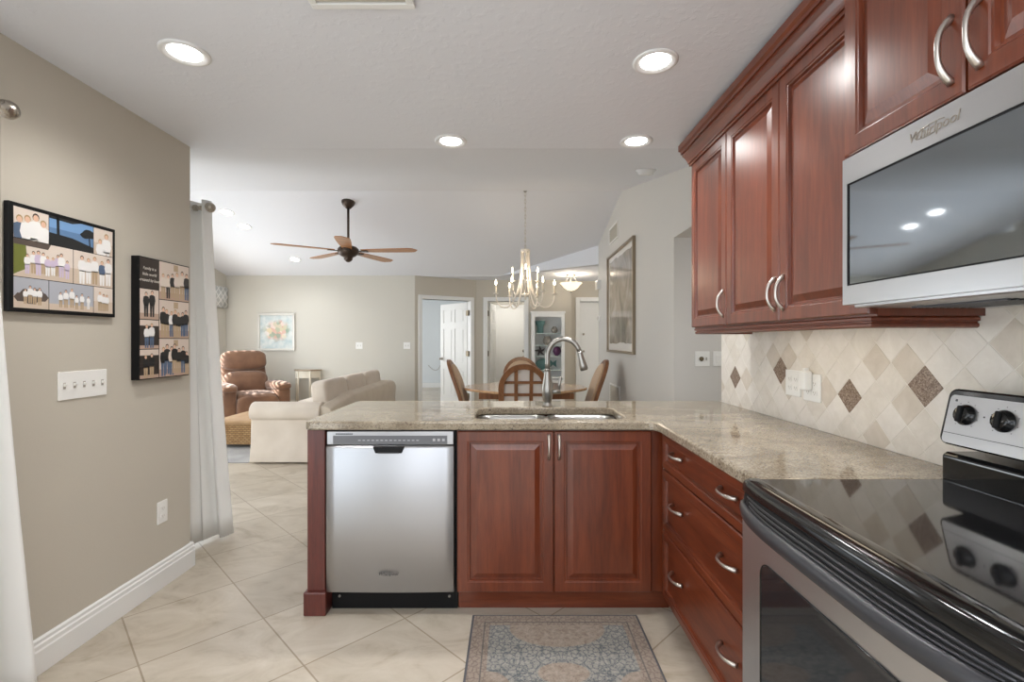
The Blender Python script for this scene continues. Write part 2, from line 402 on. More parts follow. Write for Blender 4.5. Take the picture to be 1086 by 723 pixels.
mb = MB(); slab(mb, [(-5.2, YE+0.02), (-0.17, YE+0.02), (1.33, 7.33), (3.6, 7.33), (3.6, 14.2), (-5.2, 14.2)], lambda y: ZE)
struct(mb.build('ceiling_entry', M['ceil'], loc=(0, 0, 0)))
struct(MB().box(XR+0.11, 2.8, 2.95, 4.0, 2.125, 2.24).build('ceiling_hall', M['ceil']))
# kitchen walls
struct(MB().box(XL-0.12, XL, 1.75, 2.78, 0, ZK+0.02).build('wall_left', M['paint']))
mb = MB(); mb.box(XL-0.12, XL, -2.9, 1.75, 2.12, ZK+0.02); mb.box(XL-0.12, XL, -2.9, -1.6, 0, 2.12)
struct(mb.build('wall_left_header', M['paint']))
mb = MB(); mb.box(-5.15, -4.9, 2.66, 2.78, 0, 2.42); mb.box(-4.9, -2.15, 2.66, 2.78, 2.10, 2.42); mb.box(-2.15, XL-0.12, 2.66, 2.78, 0, 2.42)
struct(mb.build('wall_living_front', M['paint']))
mb = MB(); mb.box(-2.0, -1.8, -2.9, -2.78, 0, ZK+0.02); mb.box(1.3, 1.45, -2.9, -2.78, 0, ZK+0.02); mb.box(-1.8, 1.3, -2.9, -2.78, 2.36, ZK+0.02); mb.box(-1.8, 1.3, -2.9, -2.78, 0, 0.3)
struct(mb.build('wall_rear', M['paint']))
struct(MB().box(XR, XR+0.12, -2.9, 3.0, 0, 2.5).build('wall_right', M['paint_right']))
mb = MB(); mb.prism([(3.0, 2.12), (3.9, 2.12), (3.9, 0), (7.30, 0), (7.30, vault(7.3)+0.03), (YR, ZR+0.04), (3.0, vault(3.0)+0.04)], XR, XR+0.12, 'x')
struct(mb.build('wall_right_dining', M['paint_right']))
mb = MB(); mb.box(XR+0.12, 2.7, 3.9, 4.02, 0, 2.14); mb.box(2.6, 2.72, 2.9, 3.95, 0, 2.14)
mb.box(XR+0.121, 2.7, 2.9, 2.99, 0, 2.14)
struct(mb.build('wall_hall', M['paint_right']))
# living room walls
mb = MB(); y0, y1, z0, z1 = 6.6, 8.05, 0.75, 2.18
mb.box(-5.15, -5.03, 2.7, y0, 0, 3.1); mb.box(-5.15, -5.03, y1, 8.66, 0, 2.6); mb.box(-5.15, -5.03, y0, y1, 0, z0); mb.box(-5.15, -5.03, y0, y1, z1, 2.80)
struct(mb.build('wall_living_left', M['paint_far']))
struct(MB().box(-5.15, -1.71, YE, YE+0.12, 0, 2.52).build('wall_back', M['paint_far']))
# angled wall with the bedroom doorway
ang = math.atan2(0.65, 1.03); LW = math.hypot(1.03, 0.65)
FA = Matrix.Translation((-1.71, YE, 0)) @ Matrix.Rotation(ang, 4, 'Z')
mb = MB(FA); mb.box(0, 0.13, 0, 0.12, 0, 2.48); mb.box(1.10, LW, 0, 0.12, 0, 2.48); mb.box(0.13, 1.10, 0, 0.12, 2.04, 2.48)
struct(mb.build('wall_angled', M['paint']))
mb = MB(FA)
for (a, b2, c0, c1) in ((0.062, 0.132, 0, 2.11), (1.098, 1.168, 0, 2.11), (0.132, 1.098, 2.04, 2.11)): mb.box(a, b2, -0.022, 0.14, c0, c1)
struct(mb.build('trim_1', M['white'], bevel=0.006))
# bedroom shell
mb = MB(); mb.box(-4.6, -0.9, 13.5, 13.62, 0, 2.46); mb.box(-4.72, -4.6, 8.67, 13.6, 0, 2.46); mb.box(-0.72, -0.62, 9.35, 13.6, 0, 2.46)
struct(mb.build('wall_bedroom', M['blue']))
struct(MB().box(-4.5, -0.8, 13.47, 13.5, 0, 0.13).build('baseboard_bedroom', M['white'], bevel=0.004))
# front walls: utility doorway, cabinet wall, entry door
mb = MB(); YF = 9.2
mb.box(-0.68, -0.465, YF, YF+0.12, 0, 2.46); mb.box(-0.465, 0.232, YF, YF+0.12, 2.04, 2.46); mb.box(0.232, 1.125, YF, YF+0.12, 0, 2.46)
mb.box(1.005, 1.125, YF+0.1, 9.45, 0, 2.46); mb.box(1.1, 1.30, 9.35, 9.47, 0, 2.46); mb.box(1.30, 2.23, 9.35, 9.47, 2.05, 2.46); mb.box(2.23, 2.7, 9.35, 9.47, 0, 2.46)
struct(mb.build('wall_front', M['paint']))
mb = MB(); mb.box(2.6, 2.72, 7.2, 9.4, 0, 2.46); mb.box(1.40, 2.7, 7.18, 7.3, 0, 2.46)
struct(mb.build('wall_entry', M['paint']))
mb = MB(); mb.box(-0.62, -0.56, 9.3, 11.0, 0, 2.46); mb.box(0.42, 0.5, 9.3, 11.0, 0, 2.46); mb.box(-0.62, 0.5, 10.92, 11.0, 0, 2.46)
struct(mb.build('wall_utility', M['paint_far']))
mb = MB()
for (a, b2, c0, c1) in ((-0.545, -0.463, 0, 2.12), (0.230, 0.312, 0, 2.12), (-0.463, 0.230, 2.04, 2.12)): mb.box(a, b2, YF-0.02, YF+0.14, c0, c1)
struct(mb.build('trim_2', M['white'], bevel=0.006))
mb = MB()
for (a, b2, c0, c1) in ((1.225, 1.305, 0, 2.13), (2.225, 2.305, 0, 2.13), (1.305, 2.225, 2.05, 2.13)): mb.box(a, b2, 9.33, 9.48, c0, c1)
struct(mb.build('trim_3', M['white'], bevel=0.006))
# baseboards
prof = [(0, 0), (0.018, 0), (0.018, 0.090), (0.0145, 0.096), (0.0145, 0.112), (0.010, 0.118), (0.010, 0.130), (0.004, 0.137), (0, 0.137)]
mb = MB(); mb.rings([[(XL+x, 1.75, z) for x, z in prof], [(XL+x, 2.798, z) for x, z in prof]], smooth=False); mb.box(XL-0.11, XL-0.0005, 2.78, 2.798, 0, 0.137)
struct(mb.build('baseboard_left', M['white']))
mb = MB(); mb.box(-5.03, -1.72, YE-0.016, YE, 0, 0.12); struct(mb.build('baseboard_back', M['white'], bevel=0.004))
mb = MB(); mb.box(XR-0.016, XR, 3.9, 7.3, 0, 0.12); struct(mb.build('baseboard_right', M['white'], bevel=0.004))
mb = MB(); mb.box(0.312, 1.125, YF-0.016, YF, 0, 0.12); struct(mb.build('baseboard_front', M['white'], bevel=0.004))
# slider door frame at the left of the kitchen, and living room slider / window
def slider(name, fr, w, h):
    mb = MB(fr); t = 0.05
    h -= 0.002; mb.box(0, t, 0, h, -0.08, -0.002); mb.box(w-t, w-0.002, 0, h, -0.08, -0.002); mb.box(t, w-t, h-t, h, -0.08, 0); mb.box(t, w-t, 0, 0.03, -0.08, 0); mb.box(w/2-t, w/2+t, 0.03, h-t, -0.06, -0.02)
    return struct(mb.build(name, M['white'], bevel=0.004))
slider('door_1', FR('left', (XL, -1.6, 0)), 3.35, 2.12)
slider('door_2', FR('front', (-4.9, 2.70, 0)) , 2.75, 2.10)
slider('window_1', FR('left', (-5.05, 6.6, 0.75)), 1.45, 1.43)
# unseen slab added outside the sliders to keep direct sun out
struct(MB().box(-7.5, XL-0.14, -2.9, 2.66, 2.45, 2.55).build('trim_sun_block', M['ceil']))

# ------------------------------------------------------------------ casework
def raised_panel(mb, u0, u1, v0, v1, w0=0.0, t=0.021, stile=0.058, flatc=False):
    pr = [(0, 0), (0, t-0.004), (0.004, t), (stile-0.012, t), (stile-0.009, t-0.003), (stile-0.003, t-0.003), (stile, t-0.012), (stile+0.006, t-0.012)]
    if not flatc: pr += [(stile+0.030, t-0.002), (stile+0.034, t-0.002)]
    rs = [[(u0+i, v0+i, w0+h), (u1-i, v0+i, w0+h), (u1-i, v1-i, w0+h), (u0+i, v1-i, w0+h)] for i, h in pr]
    mb.rings(rs, smooth=False)
    return mb
def pull(fr, c, L=0.128, vertical=True, out=0.030, r=0.0062):
    mb = MB(fr); pts = []; rad = []
    for i in range(17):
        t = -1+2*i/16
        o_ = out*(1-abs(t)**2.6)
        p = (c[0], c[1]+t*L/2, c[2]+o_) if vertical else (c[0]+t*L/2, c[1], c[2]+o_)
        pts.append(p); rad.append(r*(0.85+0.55*abs(t)**2))
    mb.tube(pts, rad, 10)
    return mb
# peninsula: end post with panel
YC = 2.29      # cabinet face plane
t = thing('end_panel', 'dark cherry end post of the peninsula with block foot, left of the dishwasher', 'cabinet panel', (-0.92, YC, 0))
mb = MB(); mb.box(-0.966, -0.882, YC, YC+0.09, 0.11, 0.872); mb.build('post', M['cherry_dark'], t, bevel=0.004)
mb = MB(); mb.box(-0.978, -0.872, YC-0.018, YC+0.10, 0, 0.112); mb.build('foot_block', M['cherry_dark'], t, bevel=0.006)
mb = MB(); mb.box(-0.960, -0.888, YC+0.09, 2.93, 0.0, 0.872); mb.build('side_panel', M['cherry_dark'], t, bevel=0.002)
# dishwasher
t = thing('dishwasher', 'brushed stainless dishwasher built into the peninsula', 'dishwasher', (-0.575, YC, 0))
x0, x1 = -0.872, -0.272
F = FR('front', (0, YC, 0))
mb = MB(); mb.box(x0+0.004, -0.262, YC+0.03, 2.86, 0.11, 0.868); mb.build('tub', M['blackmatte'], t)
mb = MB(F)   # gently bowed steel door with a rounded top edge
nb = 12; rs = []
for i in range(nb+1):
    u = x0+(x1-x0)*i/nb; k = 1-((i/nb)*2-1)**2
    rs.append([(u, 0.112, -0.03), (u, 0.112, 0.012+0.006*k), (u, 0.45, 0.016+0.010*k), (u, 0.790, 0.014+0.008*k), (u, 0.800, 0.006+0.006*k), (u, 0.800, -0.03)])
mb.rings(rs, smooth=True); d = mb.build('door', M['steel'], t)
for p in d.data.polygons: p.use_smooth = len(p.vertices) == 4
d.modifiers.new('b', 'BEVEL').limit_method = 'ANGLE'; d.modifiers['b'].width = 0.002
mb = MB(F); mb.box(x0+0.002, x1-0.002, 0.803, 0.866, -0.03, 0.010); cp = mb.build('control_fascia', M['steel'], t, bevel=0.003)
mb = MB(F); mb.box(x0+0.032, x1-0.032, 0.806, 0.846, 0.008, 0.0118); pn = mb.build('control_panel', M['panelgrey'], cp, bevel=0.001)
mb = MB(F)
for i in range(14): mb.box(x0+0.15+i*0.021, x0+0.15+i*0.021+0.012, 0.822, 0.826, 0.0112, 0.0123)
mb.build('button_marks', M['greyink'], cp); mb = MB(F)
for i in range(3): mb.box(x1-0.10+i*0.022, x1-0.10+i*0.022+0.012, 0.820, 0.832, 0.0112, 0.0123)
mb.build('indicator_marks', M['greyink'], cp)
mb = MB(F); 
for i in range(9): mb.box(x0+0.045+i*0.009, x0+0.052+i*0.009, 0.851, 0.856, 0.009, 0.0108)
mb.build('vent_slot', M['blackmatte'], cp)
mb = MB(F); mb.rings([[(-0.652, 0.799, 0.021), (-0.500, 0.799, 0.021), (-0.515, 0.766, 0.026), (-0.637, 0.766, 0.026)], [(-0.652, 0.799, 0.026), (-0.500, 0.799, 0.026), (-0.515, 0.768, 0.029), (-0.637, 0.768, 0.029)]], smooth=False)
mb.build('handle_pocket', M['blackmatte'], t, bevel=0.002)
mb = MB(F); mb.box(-0.625, -0.527, 0.766, 0.771, 0.020, 0.031); mb.build('handle_lip', M['charcoal'], t, bevel=0.001)
text_mb('Whirlpool', 0.022, F @ Matrix.Translation((-0.578, 0.197, 0.0252)), 0.0006, 0.25).build('logo', M['darkink'], t)
mb = MB(F); mb.tube([(-0.578+0.030*math.cos(a/12*2*PI)-0.004, 0.204+0.009*math.sin(a/12*2*PI+0.3), 0.0255) for a in range(1, 11)], 0.0006, 5); mb.build('logo_ring', M['darkink'], t)
mb = MB(); mb.box(x0+0.004, -0.262, 2.345, 2.36, 0.0, 0.108); mb.build('toe_kick', M['blackmatte'], t)
for u in (x0+0.04, x1-0.03):
    mb = MB(F); mb.cyl((u, 0.06, -0.055), (u, 0.06, -0.051), 0.006); mb.build('screw', M['nickel'], t)
# sink base cabinet
t = thing('sink_base_cabinet', 'two-door cherry sink cabinet under the double bowl sink', 'cabinet', (0.19, YC, 0))
xa, xb = -0.258, 0.70
mb = MB(); mb.box(xa, xa+0.018, YC, 2.88, 0.108, 0.872); mb.box(xb-0.018, xb, YC+0.03, 2.88, 0.108, 0.872); mb.box(xa, xb, YC, 2.88, 0.108, 0.126); mb.box(xa, xb, 2.865, 2.88, 0.108, 0.872)
mb.box(xa, xb, YC, YC+0.018, 0.855, 0.873); mb.box(xa, xa+0.012, YC-0.001, YC+0.018, 0.108, 0.873); mb.box(0.185, 0.207, YC, YC+0.018, 0.12, 0.86)
mb.build('carcass', M['cherry'], t)
mb = MB(); mb.box(xa, xb+0.06, 2.350, 2.368, 0.0, 0.112); mb.build('toe_kick', M['cherry_x'], t)
mb = MB(); mb.box(0.657, 0.713, YC-0.002, YC+0.02, 0.112, 0.872); mb.build('filler_strip', M['cherry'], t, bevel=0.002)
for (u0, u1, hx) in ((-0.254, 0.194, 0.172), (0.198, 0.652, 0.220)):
    d = raised_panel(MB(F), u0, u1, 0.116, 0.868).build('door', M['cherry'], t)
    pull(F, (hx, 0.795, 0.019), 0.11).build('handle', M['chrome'], d)
# drawer base cabinet along the right wall
XF = 0.715
FD = FR('right', (XF, 0, 0))     # local x = -world y
t = thing('drawer_base_cabinet', 'cherry base cabinet with three wide drawers between peninsula and range', 'cabinet', (1.0, 1.8, 0))
mb = MB(); mb.box(XF, XR-0.002, 1.322, 2.275, 0.108, 0.872); mb.box(XF, 0.78, 2.26, 2.285, 0.108, 0.872); mb.build('carcass', M['cherry'], t)
mb = MB(); mb.box(0.772, 0.79, 1.322, 2.345, 0.0, 0.11); mb.build('toe_kick', M['cherry_y'], t)
for (v0, v1) in ((0.706, 0.866), (0.425, 0.700), (0.116, 0.419)):
    d = raised_panel(MB(FD), -2.245, -1.330, v0, v1, 0.0, 0.021, 0.044, True).build('drawer', M['cherry_y'], t)
    for yy in (2.06, 1.57):
        pull(FD, (-yy, (v0+v1)/2+0.012, 0.014), 0.12, False).build('handle', M['chrome'], d)
# countertop with sink cut-out
mb = MB(); bm = mb.bm
outer = [(-0.97+0.02, 2.26)] + [(0.60, 2.26)] + [(0.62+0.047*math.sin(a), 2.213+0.047*math.cos(a)) for a in (0.0, 0.4, 0.8, 1.2, PI/2)] + [(0.667, 1.318), (XR-0.001, 1.318), (XR-0.001, 3.04), (-0.95, 3.04), (-0.97, 3.02), (-0.97, 2.28)]
hole = rrect(-0.185, 0.555, 2.34, 2.745, 0.07, 6)
edges = []
for loop in (outer, hole):
    vs = [bm.verts.new((x, y, 0.915)) for x, y in loop]
    edges += [bm.edges.new((vs[i], vs[(i+1) % len(vs)])) for i in range(len(vs))]
bmesh.ops.triangle_fill(bm, use_beauty=True, edges=edges)
ext = bmesh.ops.extrude_face_region(bm, geom=list(bm.faces))
for g in ext['geom']:
    if isinstance(g, bmesh.types.BMVert): g.co.z = 0.874
ct = mb.build('countertop', M['granite'], loc=(0, 2.6, 0.874), bevel=0.009, seg=3)
tag(ct, 'polished taupe granite countertop wrapping from peninsula to range', 'countertop')
# double sink
t = thing('kitchen_sink', 'double bowl undermount stainless sink in the granite peninsula', 'sink', (0.185, 2.54, 0.68))
def bowl(u0, u1, v0, v1, zt, zb):
    mb = MB(); rs = []
    for (i, z, r) in ((-0.012, zt, 0.075), (0.0, zt, 0.065), (0.004, zt-0.02, 0.062), (0.012, zb+0.03, 0.055), (0.022, zb+0.008, 0.05), (0.045, zb, 0.035)):
        rs.append([(x, y, z) for x, y in rrect(u0+i, u1-i, v0+i, v1-i, r, 6)])
    mb.rings(rs, cap0=False)
    o = mb.build('bowl', M['steel_sink'], t)
    md = o.modifiers.new('solid', 'SOLIDIFY'); md.thickness = 0.002; md.offset = 1
    mb = MB(); cx, cy = (u0+u1)/2, (v0+v1)/2+0.05
    mb.lathe([(0.044, 0.001), (0.044, 0.003), (0.034, 0.0035), (0.030, 0.001), (0.0, 0.001)], (cx, cy, zb)); mb.build('drain', M['nickel'], o)
bowl(-0.178, 0.176, 2.347, 2.738, 0.871, 0.69)
bowl(0.200, 0.548, 2.347, 2.738, 0.871, 0.70)
# faucet
t = thing('faucet', 'brushed nickel gooseneck faucet with pull-down spray head behind the sink', 'faucet', (0.205, 2.80, 0.915))
bx, by, bz = 0.205, 2.80, 0.915
mb = MB(); mb.lathe([(0.0, 0), (0.030, 0), (0.030, 0.006), (0.024, 0.012), (0.023, 0.024), (0.0235, 0.026), (0.028, 0.05), (0.0325, 0.075), (0.033, 0.095), (0.029, 0.125), (0.022, 0.165), (0.0185, 0.195), (0.0175, 0.205), (0.020, 0.208), (0.020, 0.214), (0.0, 0.214)], (bx, by, bz), 28)
mb.build('body', M['nickel'], t)
pts = [(bx, by, bz+0.205), (bx, by, bz+0.25), (bx, by, bz+0.29)]
ra = 0.092
for i in range(1, 15):
    a = R(180-165*i/14); pts.append((bx+ra+ra*math.cos(a), by-0.02*i/14, bz+0.29+ra*1.06*math.sin(a)))
mb = MB(); mb.tube(pts, [0.0155]+[0.0145]*(len(pts)-1), 14); mb.build('gooseneck', M['nickel'], t)
e = Vector(pts[-1]); dv = Vector((0.26, -0.03, -1)).normalized()
mb = MB(); mb.tube([e, e+dv*0.012, e+dv*0.03, e+dv*0.085, e+dv*0.105, e+dv*0.108], [0.0155, 0.0165, 0.0175, 0.023, 0.0235, 0.020], 16); sp = mb.build('spray_head', M['nickel'], t)
mb = MB(); mb.tube([e+dv*0.104, e+dv*0.111], [0.0205, 0.019], 16); mb.build('nozzle', M['charcoal'], sp)
mb = MB(); mb.cyl((bx+0.02, by, bz+0.085), (bx+0.075, by, bz+0.085), 0.016, 0.014); hb = mb.build('handle_hub', M['nickel'], t)
mb = MB(); mb.tube([(bx+0.066, by, bz+0.09), (bx+0.068, by, bz+0.12), (bx+0.074, by, bz+0.16), (bx+0.078, by-0.002, bz+0.172)], [0.008, 0.007, 0.009, 0.006], 10); mb.build('lever', M['nickel'], hb)

# ------------------------------------------------------------------ backsplash
def clip(poly, axis, val, keep_less):
    out = []
    for i in range(len(poly)):
        a, b_ = poly[i], poly[(i+1) % len(poly)]
        ina = (a[axis] <= val) == keep_less; inb = (b_[axis] <= val) == keep_less
        if ina: out.append(a)
        if ina != inb:
            k = (val-a[axis])/(b_[axis]-a[axis]); out.append((a[0]+(b_[0]-a[0])*k, a[1]+(b_[1]-a[1])*k))
    return out
mb = MB(); hd = 0.068; ya, yb, za, zb_ = 0.40, 2.995, 0.916, 1.52
mb.mi = 0; mb.box(XR-0.0068, XR+0.001, ya, yb, za, zb_)
acc = {(0, 0), (7, 1), (14, 0), (-5, 1), (-12, 0)}
for i in range(-24, 20):
    for j in range(-4, 8):
        if (i+j) % 2: continue
        cy, cz, g = 1.86+i*hd, 1.08+j*hd, hd-0.0022
        poly = [(cy-g, cz), (cy, cz-g), (cy+g, cz), (cy, cz+g)]
        for ax, val, less in ((0, ya, False), (0, yb, True), (1, za, False), (1, zb_, True)):
            if poly: poly = clip(poly, ax, val, less)
        if len(poly) < 3: continue
        mb.mi = 4 if (i, j) in acc else random.choices((1, 2, 3), (6, 5, 0.9))[0]
        if (i, j) in {(-2, -2), (2, 0), (-4, 2), (8, 2), (6, 0)}: mb.mi = 3
        mb.rings([[(XR-0.006, y, z) for y, z in poly], [(XR-0.008, y, z) for y, z in poly]], smooth=False)
o = mb.build('trim_backsplash', [M['grout'], M['st_a'], M['st_b'], M['st_c'], M['accent']], loc=(XR, 1.7, 0.916)); struct(o)

# ------------------------------------------------------------------ upper cabinets
XU = 0.975; ZU0, ZU1 = 1.364, 2.245
FU = FR('right', (XU+0.021, 0, 0))
def upper(label, ya, yb, doors, handles, name='upper_cabinet'):
    t = thing(name, label, 'cabinet', ((XU+XR)/2, (ya+yb)/2, ZU0), 'cherry wall cabinets')
    mb = MB(); mb.box(XU+0.021, XR-0.001, ya, yb, ZU0-0.005, ZU1+0.02); mb.build('carcass', M['cherry'], t)
    for (d0, d1), hy in zip(doors, handles):
        d = raised_panel(MB(FU), -d1, -d0, ZU0, ZU1, 0, 0.021, 0.056).build('door', M['cherry'], t)
        pull(FU, (-hy, ZU0+0.10, 0.019), 0.12).build('handle', M['chrome'], d)
    return t
upper('single-door cherry wall cabinet farthest from the microwave', 2.214, 2.643, [(2.216, 2.640)], [2.243])
upper('two-door cherry wall cabinet right next to the microwave', 1.325, 2.212, [(1.776, 2.209), (1.329, 1.772)], [1.803, 1.745])
# over-microwave cabinet, deeper
XM = 0.90
t = thing('microwave_cabinet', 'cherry cabinet with two doors and curved pulls above the microwave', 'cabinet', (1.1, 0.93, 1.785), 'cherry wall cabinets')
mb = MB(); mb.box(XM+0.021, XR-0.001, 0.545, 1.322, 1.782, ZU1+0.05); mb.build('carcass', M['cherry'], t)
FMW = FR('right', (XM+0.021, 0, 0))
for (d0, d1, hy) in ((0.968, 1.318, 0.996), (0.560, 0.962, 0.934)):
    d = raised_panel(MB(FMW), -d1, -d0, 1.786, ZU1+0.04, 0, 0.021, 0.056).build('door', M['cherry'], t)
    pull(FMW, (-hy, 1.885, 0.019), 0.135).build('handle', M['chrome'], d)
# crown moulding and light rail
def moulding(name, pts, z0, prof, mat):
    """sweep a profile (outward, z) along plan points with mitred corners; outward = to the right of travel"""
    mb = MB(); rs = []
    for i, p in enumerate(pts):
        p = Vector(p); ns = []
        if i > 0: d = (p-Vector(pts[i-1])).normalized(); ns.append(Vector((d.y, -d.x)))
        if i < len(pts)-1: d = (Vector(pts[i+1])-p).normalized(); ns.append(Vector((d.y, -d.x)))
        if len(ns) == 2: n = (ns[0]+ns[1]).normalized(); n = n/ n.dot(ns[0])
        else: n = ns[0]
        rs.append([(p.x+n.x*o_, p.y+n.y*o_, z0+z) for o_, z in prof])
    mb.rings(rs, smooth=False)
    return mb.build(name, mat)
cprof = [(-0.02, 0), (0.008, 0), (0.008, 0.014), (0.013, 0.014), (0.013, 0.022), (0.017, 0.032), (0.026, 0.050), (0.036, 0.064), (0.036, 0.076), (0.043, 0.076), (0.043, 0.090), (0.052, 0.098), (0.052, 0.128), (-0.02, 0.128)]
o = moulding('trim_crown', [(XR-0.002, 2.645), (XU, 2.645), (XU, 1.325)], 2.242, cprof, M['cherry_y']); struct(o)
lprof = [(-0.018, 0), (0.004, 0), (0.008, -0.004), (0.008, -0.012), (0.0, -0.014), (0.0, -0.018), (0.005, -0.021), (0.005, -0.028), (-0.001, -0.032), (-0.018, -0.032)]
o = moulding('trim_light_rail', [(XR-0.010, 2.625), (XU+0.022, 2.625), (XU+0.022, 1.345), (XR-0.010, 1.345)], 1.3585, lprof, M['cherry_y']); struct(o)
# under-cabinet light
t = thing('under_cabinet_light', 'slim warm light bar glowing under the cherry wall cabinets', 'light', (1.13, 1.9, 1.335))
mb = MB(); mb.box(1.08, 1.16, 1.50, 2.30, 1.340, 1.359); mb.build('housing', M['lampwhite'], t, bevel=0.003)
mb = MB(); mb.box(1.087, 1.153, 1.51, 2.29, 1.336, 1.341); mb.build('lens', M['led'], t)

# ------------------------------------------------------------------ microwave
t = thing('microwave', 'stainless over-the-range microwave mounted under the cherry cabinet', 'microwave', (1.1, 0.93, 1.385))
XMF = 0.896; FM = FR('right', (XMF, 0, 0))
mb = MB(); mb.box(XMF+0.035, XR-0.009, 0.555, 1.312, 1.392, 1.776); mb.build('body', M['charcoal'], t, bevel=0.003)
mb = MB(FM); u0, u1, v0, v1 = -1.316, -0.552, 1.387, 1.777; g0, g1, h0, h1 = -1.299, -0.752, 1.437, 1.709
for a in ((u0, g0, v0, v1), (g1, u1, v0, v1), (g0, g1, v0, h0), (g0, g1, h1, v1)): mb.box(a[0], a[1], a[2], a[3], -0.035, 0.0)
bmesh.ops.remove_doubles(mb.bm, verts=mb.bm.verts, dist=0.0002)
mb.build('door', M['steel_y'], t)
mb = MB(FM); mb.box(g0, g1, h0, h1, -0.03, -0.003); wnd = mb.build('window', M['mwglass'], t)
mb = MB(FM)
for a in ((g0, g0+0.004, h0, h1), (g1-0.004, g1, h0, h1), (g0, g1, h0, h0+0.004), (g0, g1, h1-0.004, h1)): mb.box(*a, -0.006, -0.001)
mb.build('window_gasket', M['blackmatte'], wnd)
text_mb('Whirlpool', 0.030, FM @ Matrix.Translation((-1.035, 1.734, 0.0004)), 0.0006, 0.25).build('logo', M['nickel_dark'], t)
mb = MB(FM); mb.tube([(-1.04+0.040*math.cos(a/12*2*PI), 1.744+0.012*math.sin(a/12*2*PI+0.3), 0.0008) for a in range(1, 11)], 0.0009, 5); mb.build('logo_ring', M['nickel_dark'], t)
mb = MB(FM); mb.tube([(-0.70, 1.47, 0.0), (-0.70, 1.475, 0.03), (-0.70, 1.68, 0.03), (-0.70, 1.685, 0.0)], 0.008, 10); mb.build('handle', M['nickel'], t)
mb = MB(FM); mb.box(-0.665, -0.565, 1.45, 1.70, -0.001, 0.002); mb.build('keypad', M['blackglass'], t)
mb = MB(); mb.box(XMF+0.02, XR-0.02, 0.57, 1.30, 1.378, 1.392); ub = mb.build('underside', M['steel_y'], t, bevel=0.003)
for (a, b_) in ((1.00, 1.24), (0.62, 0.86)):
    mb = MB()
    for k in range(9): mb.box(1.02+k*0.018, 1.028+k*0.018, a, b_, 1.374, 1.380)
    mb.build('grease_filter', M['charcoal'], ub)

# ------------------------------------------------------------------ range
t = thing('range', 'freestanding stainless electric range with black glass cooktop', 'range', (0.95, 0.93, 0))
ry0, ry1 = 0.552, 1.312; XO = 0.622; FO = FR('right', (XO, 0, 0))
mb = MB(); mb.box(XO+0.045, 1.27, ry0, ry1, 0.03, 0.897); mb.build('body', M['charcoal'], t)
mb = MB(); mb.box(0.655, 1.165, ry0+0.001, ry1-0.001, 0.898, 0.918); mb.build('cooktop_glass', M['blackglass'], t, bevel=0.004)
# rounded black front edge, bowed in plan
def bow(k): return 0.046*(1-abs(2*k-1)**4)
mb = MB(); rs = []
for i in range(25):
    k = i/24; y = ry0+(ry1-ry0)*k; b_ = bow(k)*0.30
    rs.append([(0.668, y, 0.9195), (0.640-b_, y, 0.9195), (0.628-b_, y, 0.915), (0.623-b_, y, 0.905), (0.622-b_, y, 0.888), (0.668, y, 0.884)])
mb.rings(rs); mb.build('front_edge', M['black'], t, bevel=0.002)
# oven door with window
mb = MB(FO); u0, u1, v0, v1 = -ry1+0.002, -ry0-0.002, 0.205, 0.846; g0, g1, h0, h1 = -1.205, -0.660, 0.335, 0.735
for a in ((u0, g0, v0, v1), (g1, u1, v0, v1), (g0, g1, v0, h0), (g0, g1, h1, v1)): mb.box(*a, -0.042, 0.0)
bmesh.ops.remove_doubles(mb.bm, verts=mb.bm.verts, dist=0.0002)
od = mb.build('oven_door', M['steel_oven'], t)
mb = MB(FO); mb.prism(rrect(g0-0.006, g1+0.006, h0-0.006, h1+0.006, 0.035, 6), -0.02, 0.0012); mb.build('oven_window', M['ovenglass'], od)
mb = MB(FO); L1 = rrect(g0-0.008, g1+0.008, h0-0.008, h1+0.008, 0.036, 6)
mb.tube([(p[0], p[1], 0.0015) for p in L1]+[(L1[0][0], L1[0][1], 0.0015)], 0.002, 6); mb.build('window_trim', M['black'], od)
# vent grille strip and bowed handle
mb = MB(FO); rs = []
for i in range(25):
    k = i/24; u = u0+0.004+(u1-u0-0.008)*k; b_ = bow(k)
    rs.append([(u, 0.886, -0.03), (u, 0.886, -0.004+b_*0.30), (u, 0.858, 0.0+b_*0.80), (u, 0.842, 0.0+b_*0.80), (u, 0.842, -0.03)])
mb.rings(rs, smooth=False); mb.build('vent_panel', M['blackmatte'], od)
for j in range(3):
    mb = MB(FO); f_ = 0.42+0.17*j
    mb.tube([(u0+0.03+(u1-u0-0.06)*i/24, 0.8795-0.0068*j, 0.0005+bow(i/24)*f_) for i in range(25)], 0.0026, 6); mb.build('vent_slat', M['charcoal'], od)
mb = MB(FO); rs = []
for i in range(33):
    k = i/32; b_ = bow(k); u = u0+0.001+(u1-u0-0.002)*k
    rs.append([(u, 0.864, b_*0.88-0.004), (u, 0.866, b_-0.003), (u, 0.860, b_+0.006), (u, 0.848, b_+0.009), (u, 0.834, b_+0.006), (u, 0.828, b_-0.002), (u, 0.834, b_*0.7-0.004)])
mb.rings(rs); mb.build('handle', M['charcoal'], od)
mb = MB(FO); mb.box(u0, u1, 0.045, 0.195, -0.04, 0.0); mb.build('storage_drawer', M['steel_oven'], t, bevel=0.004)
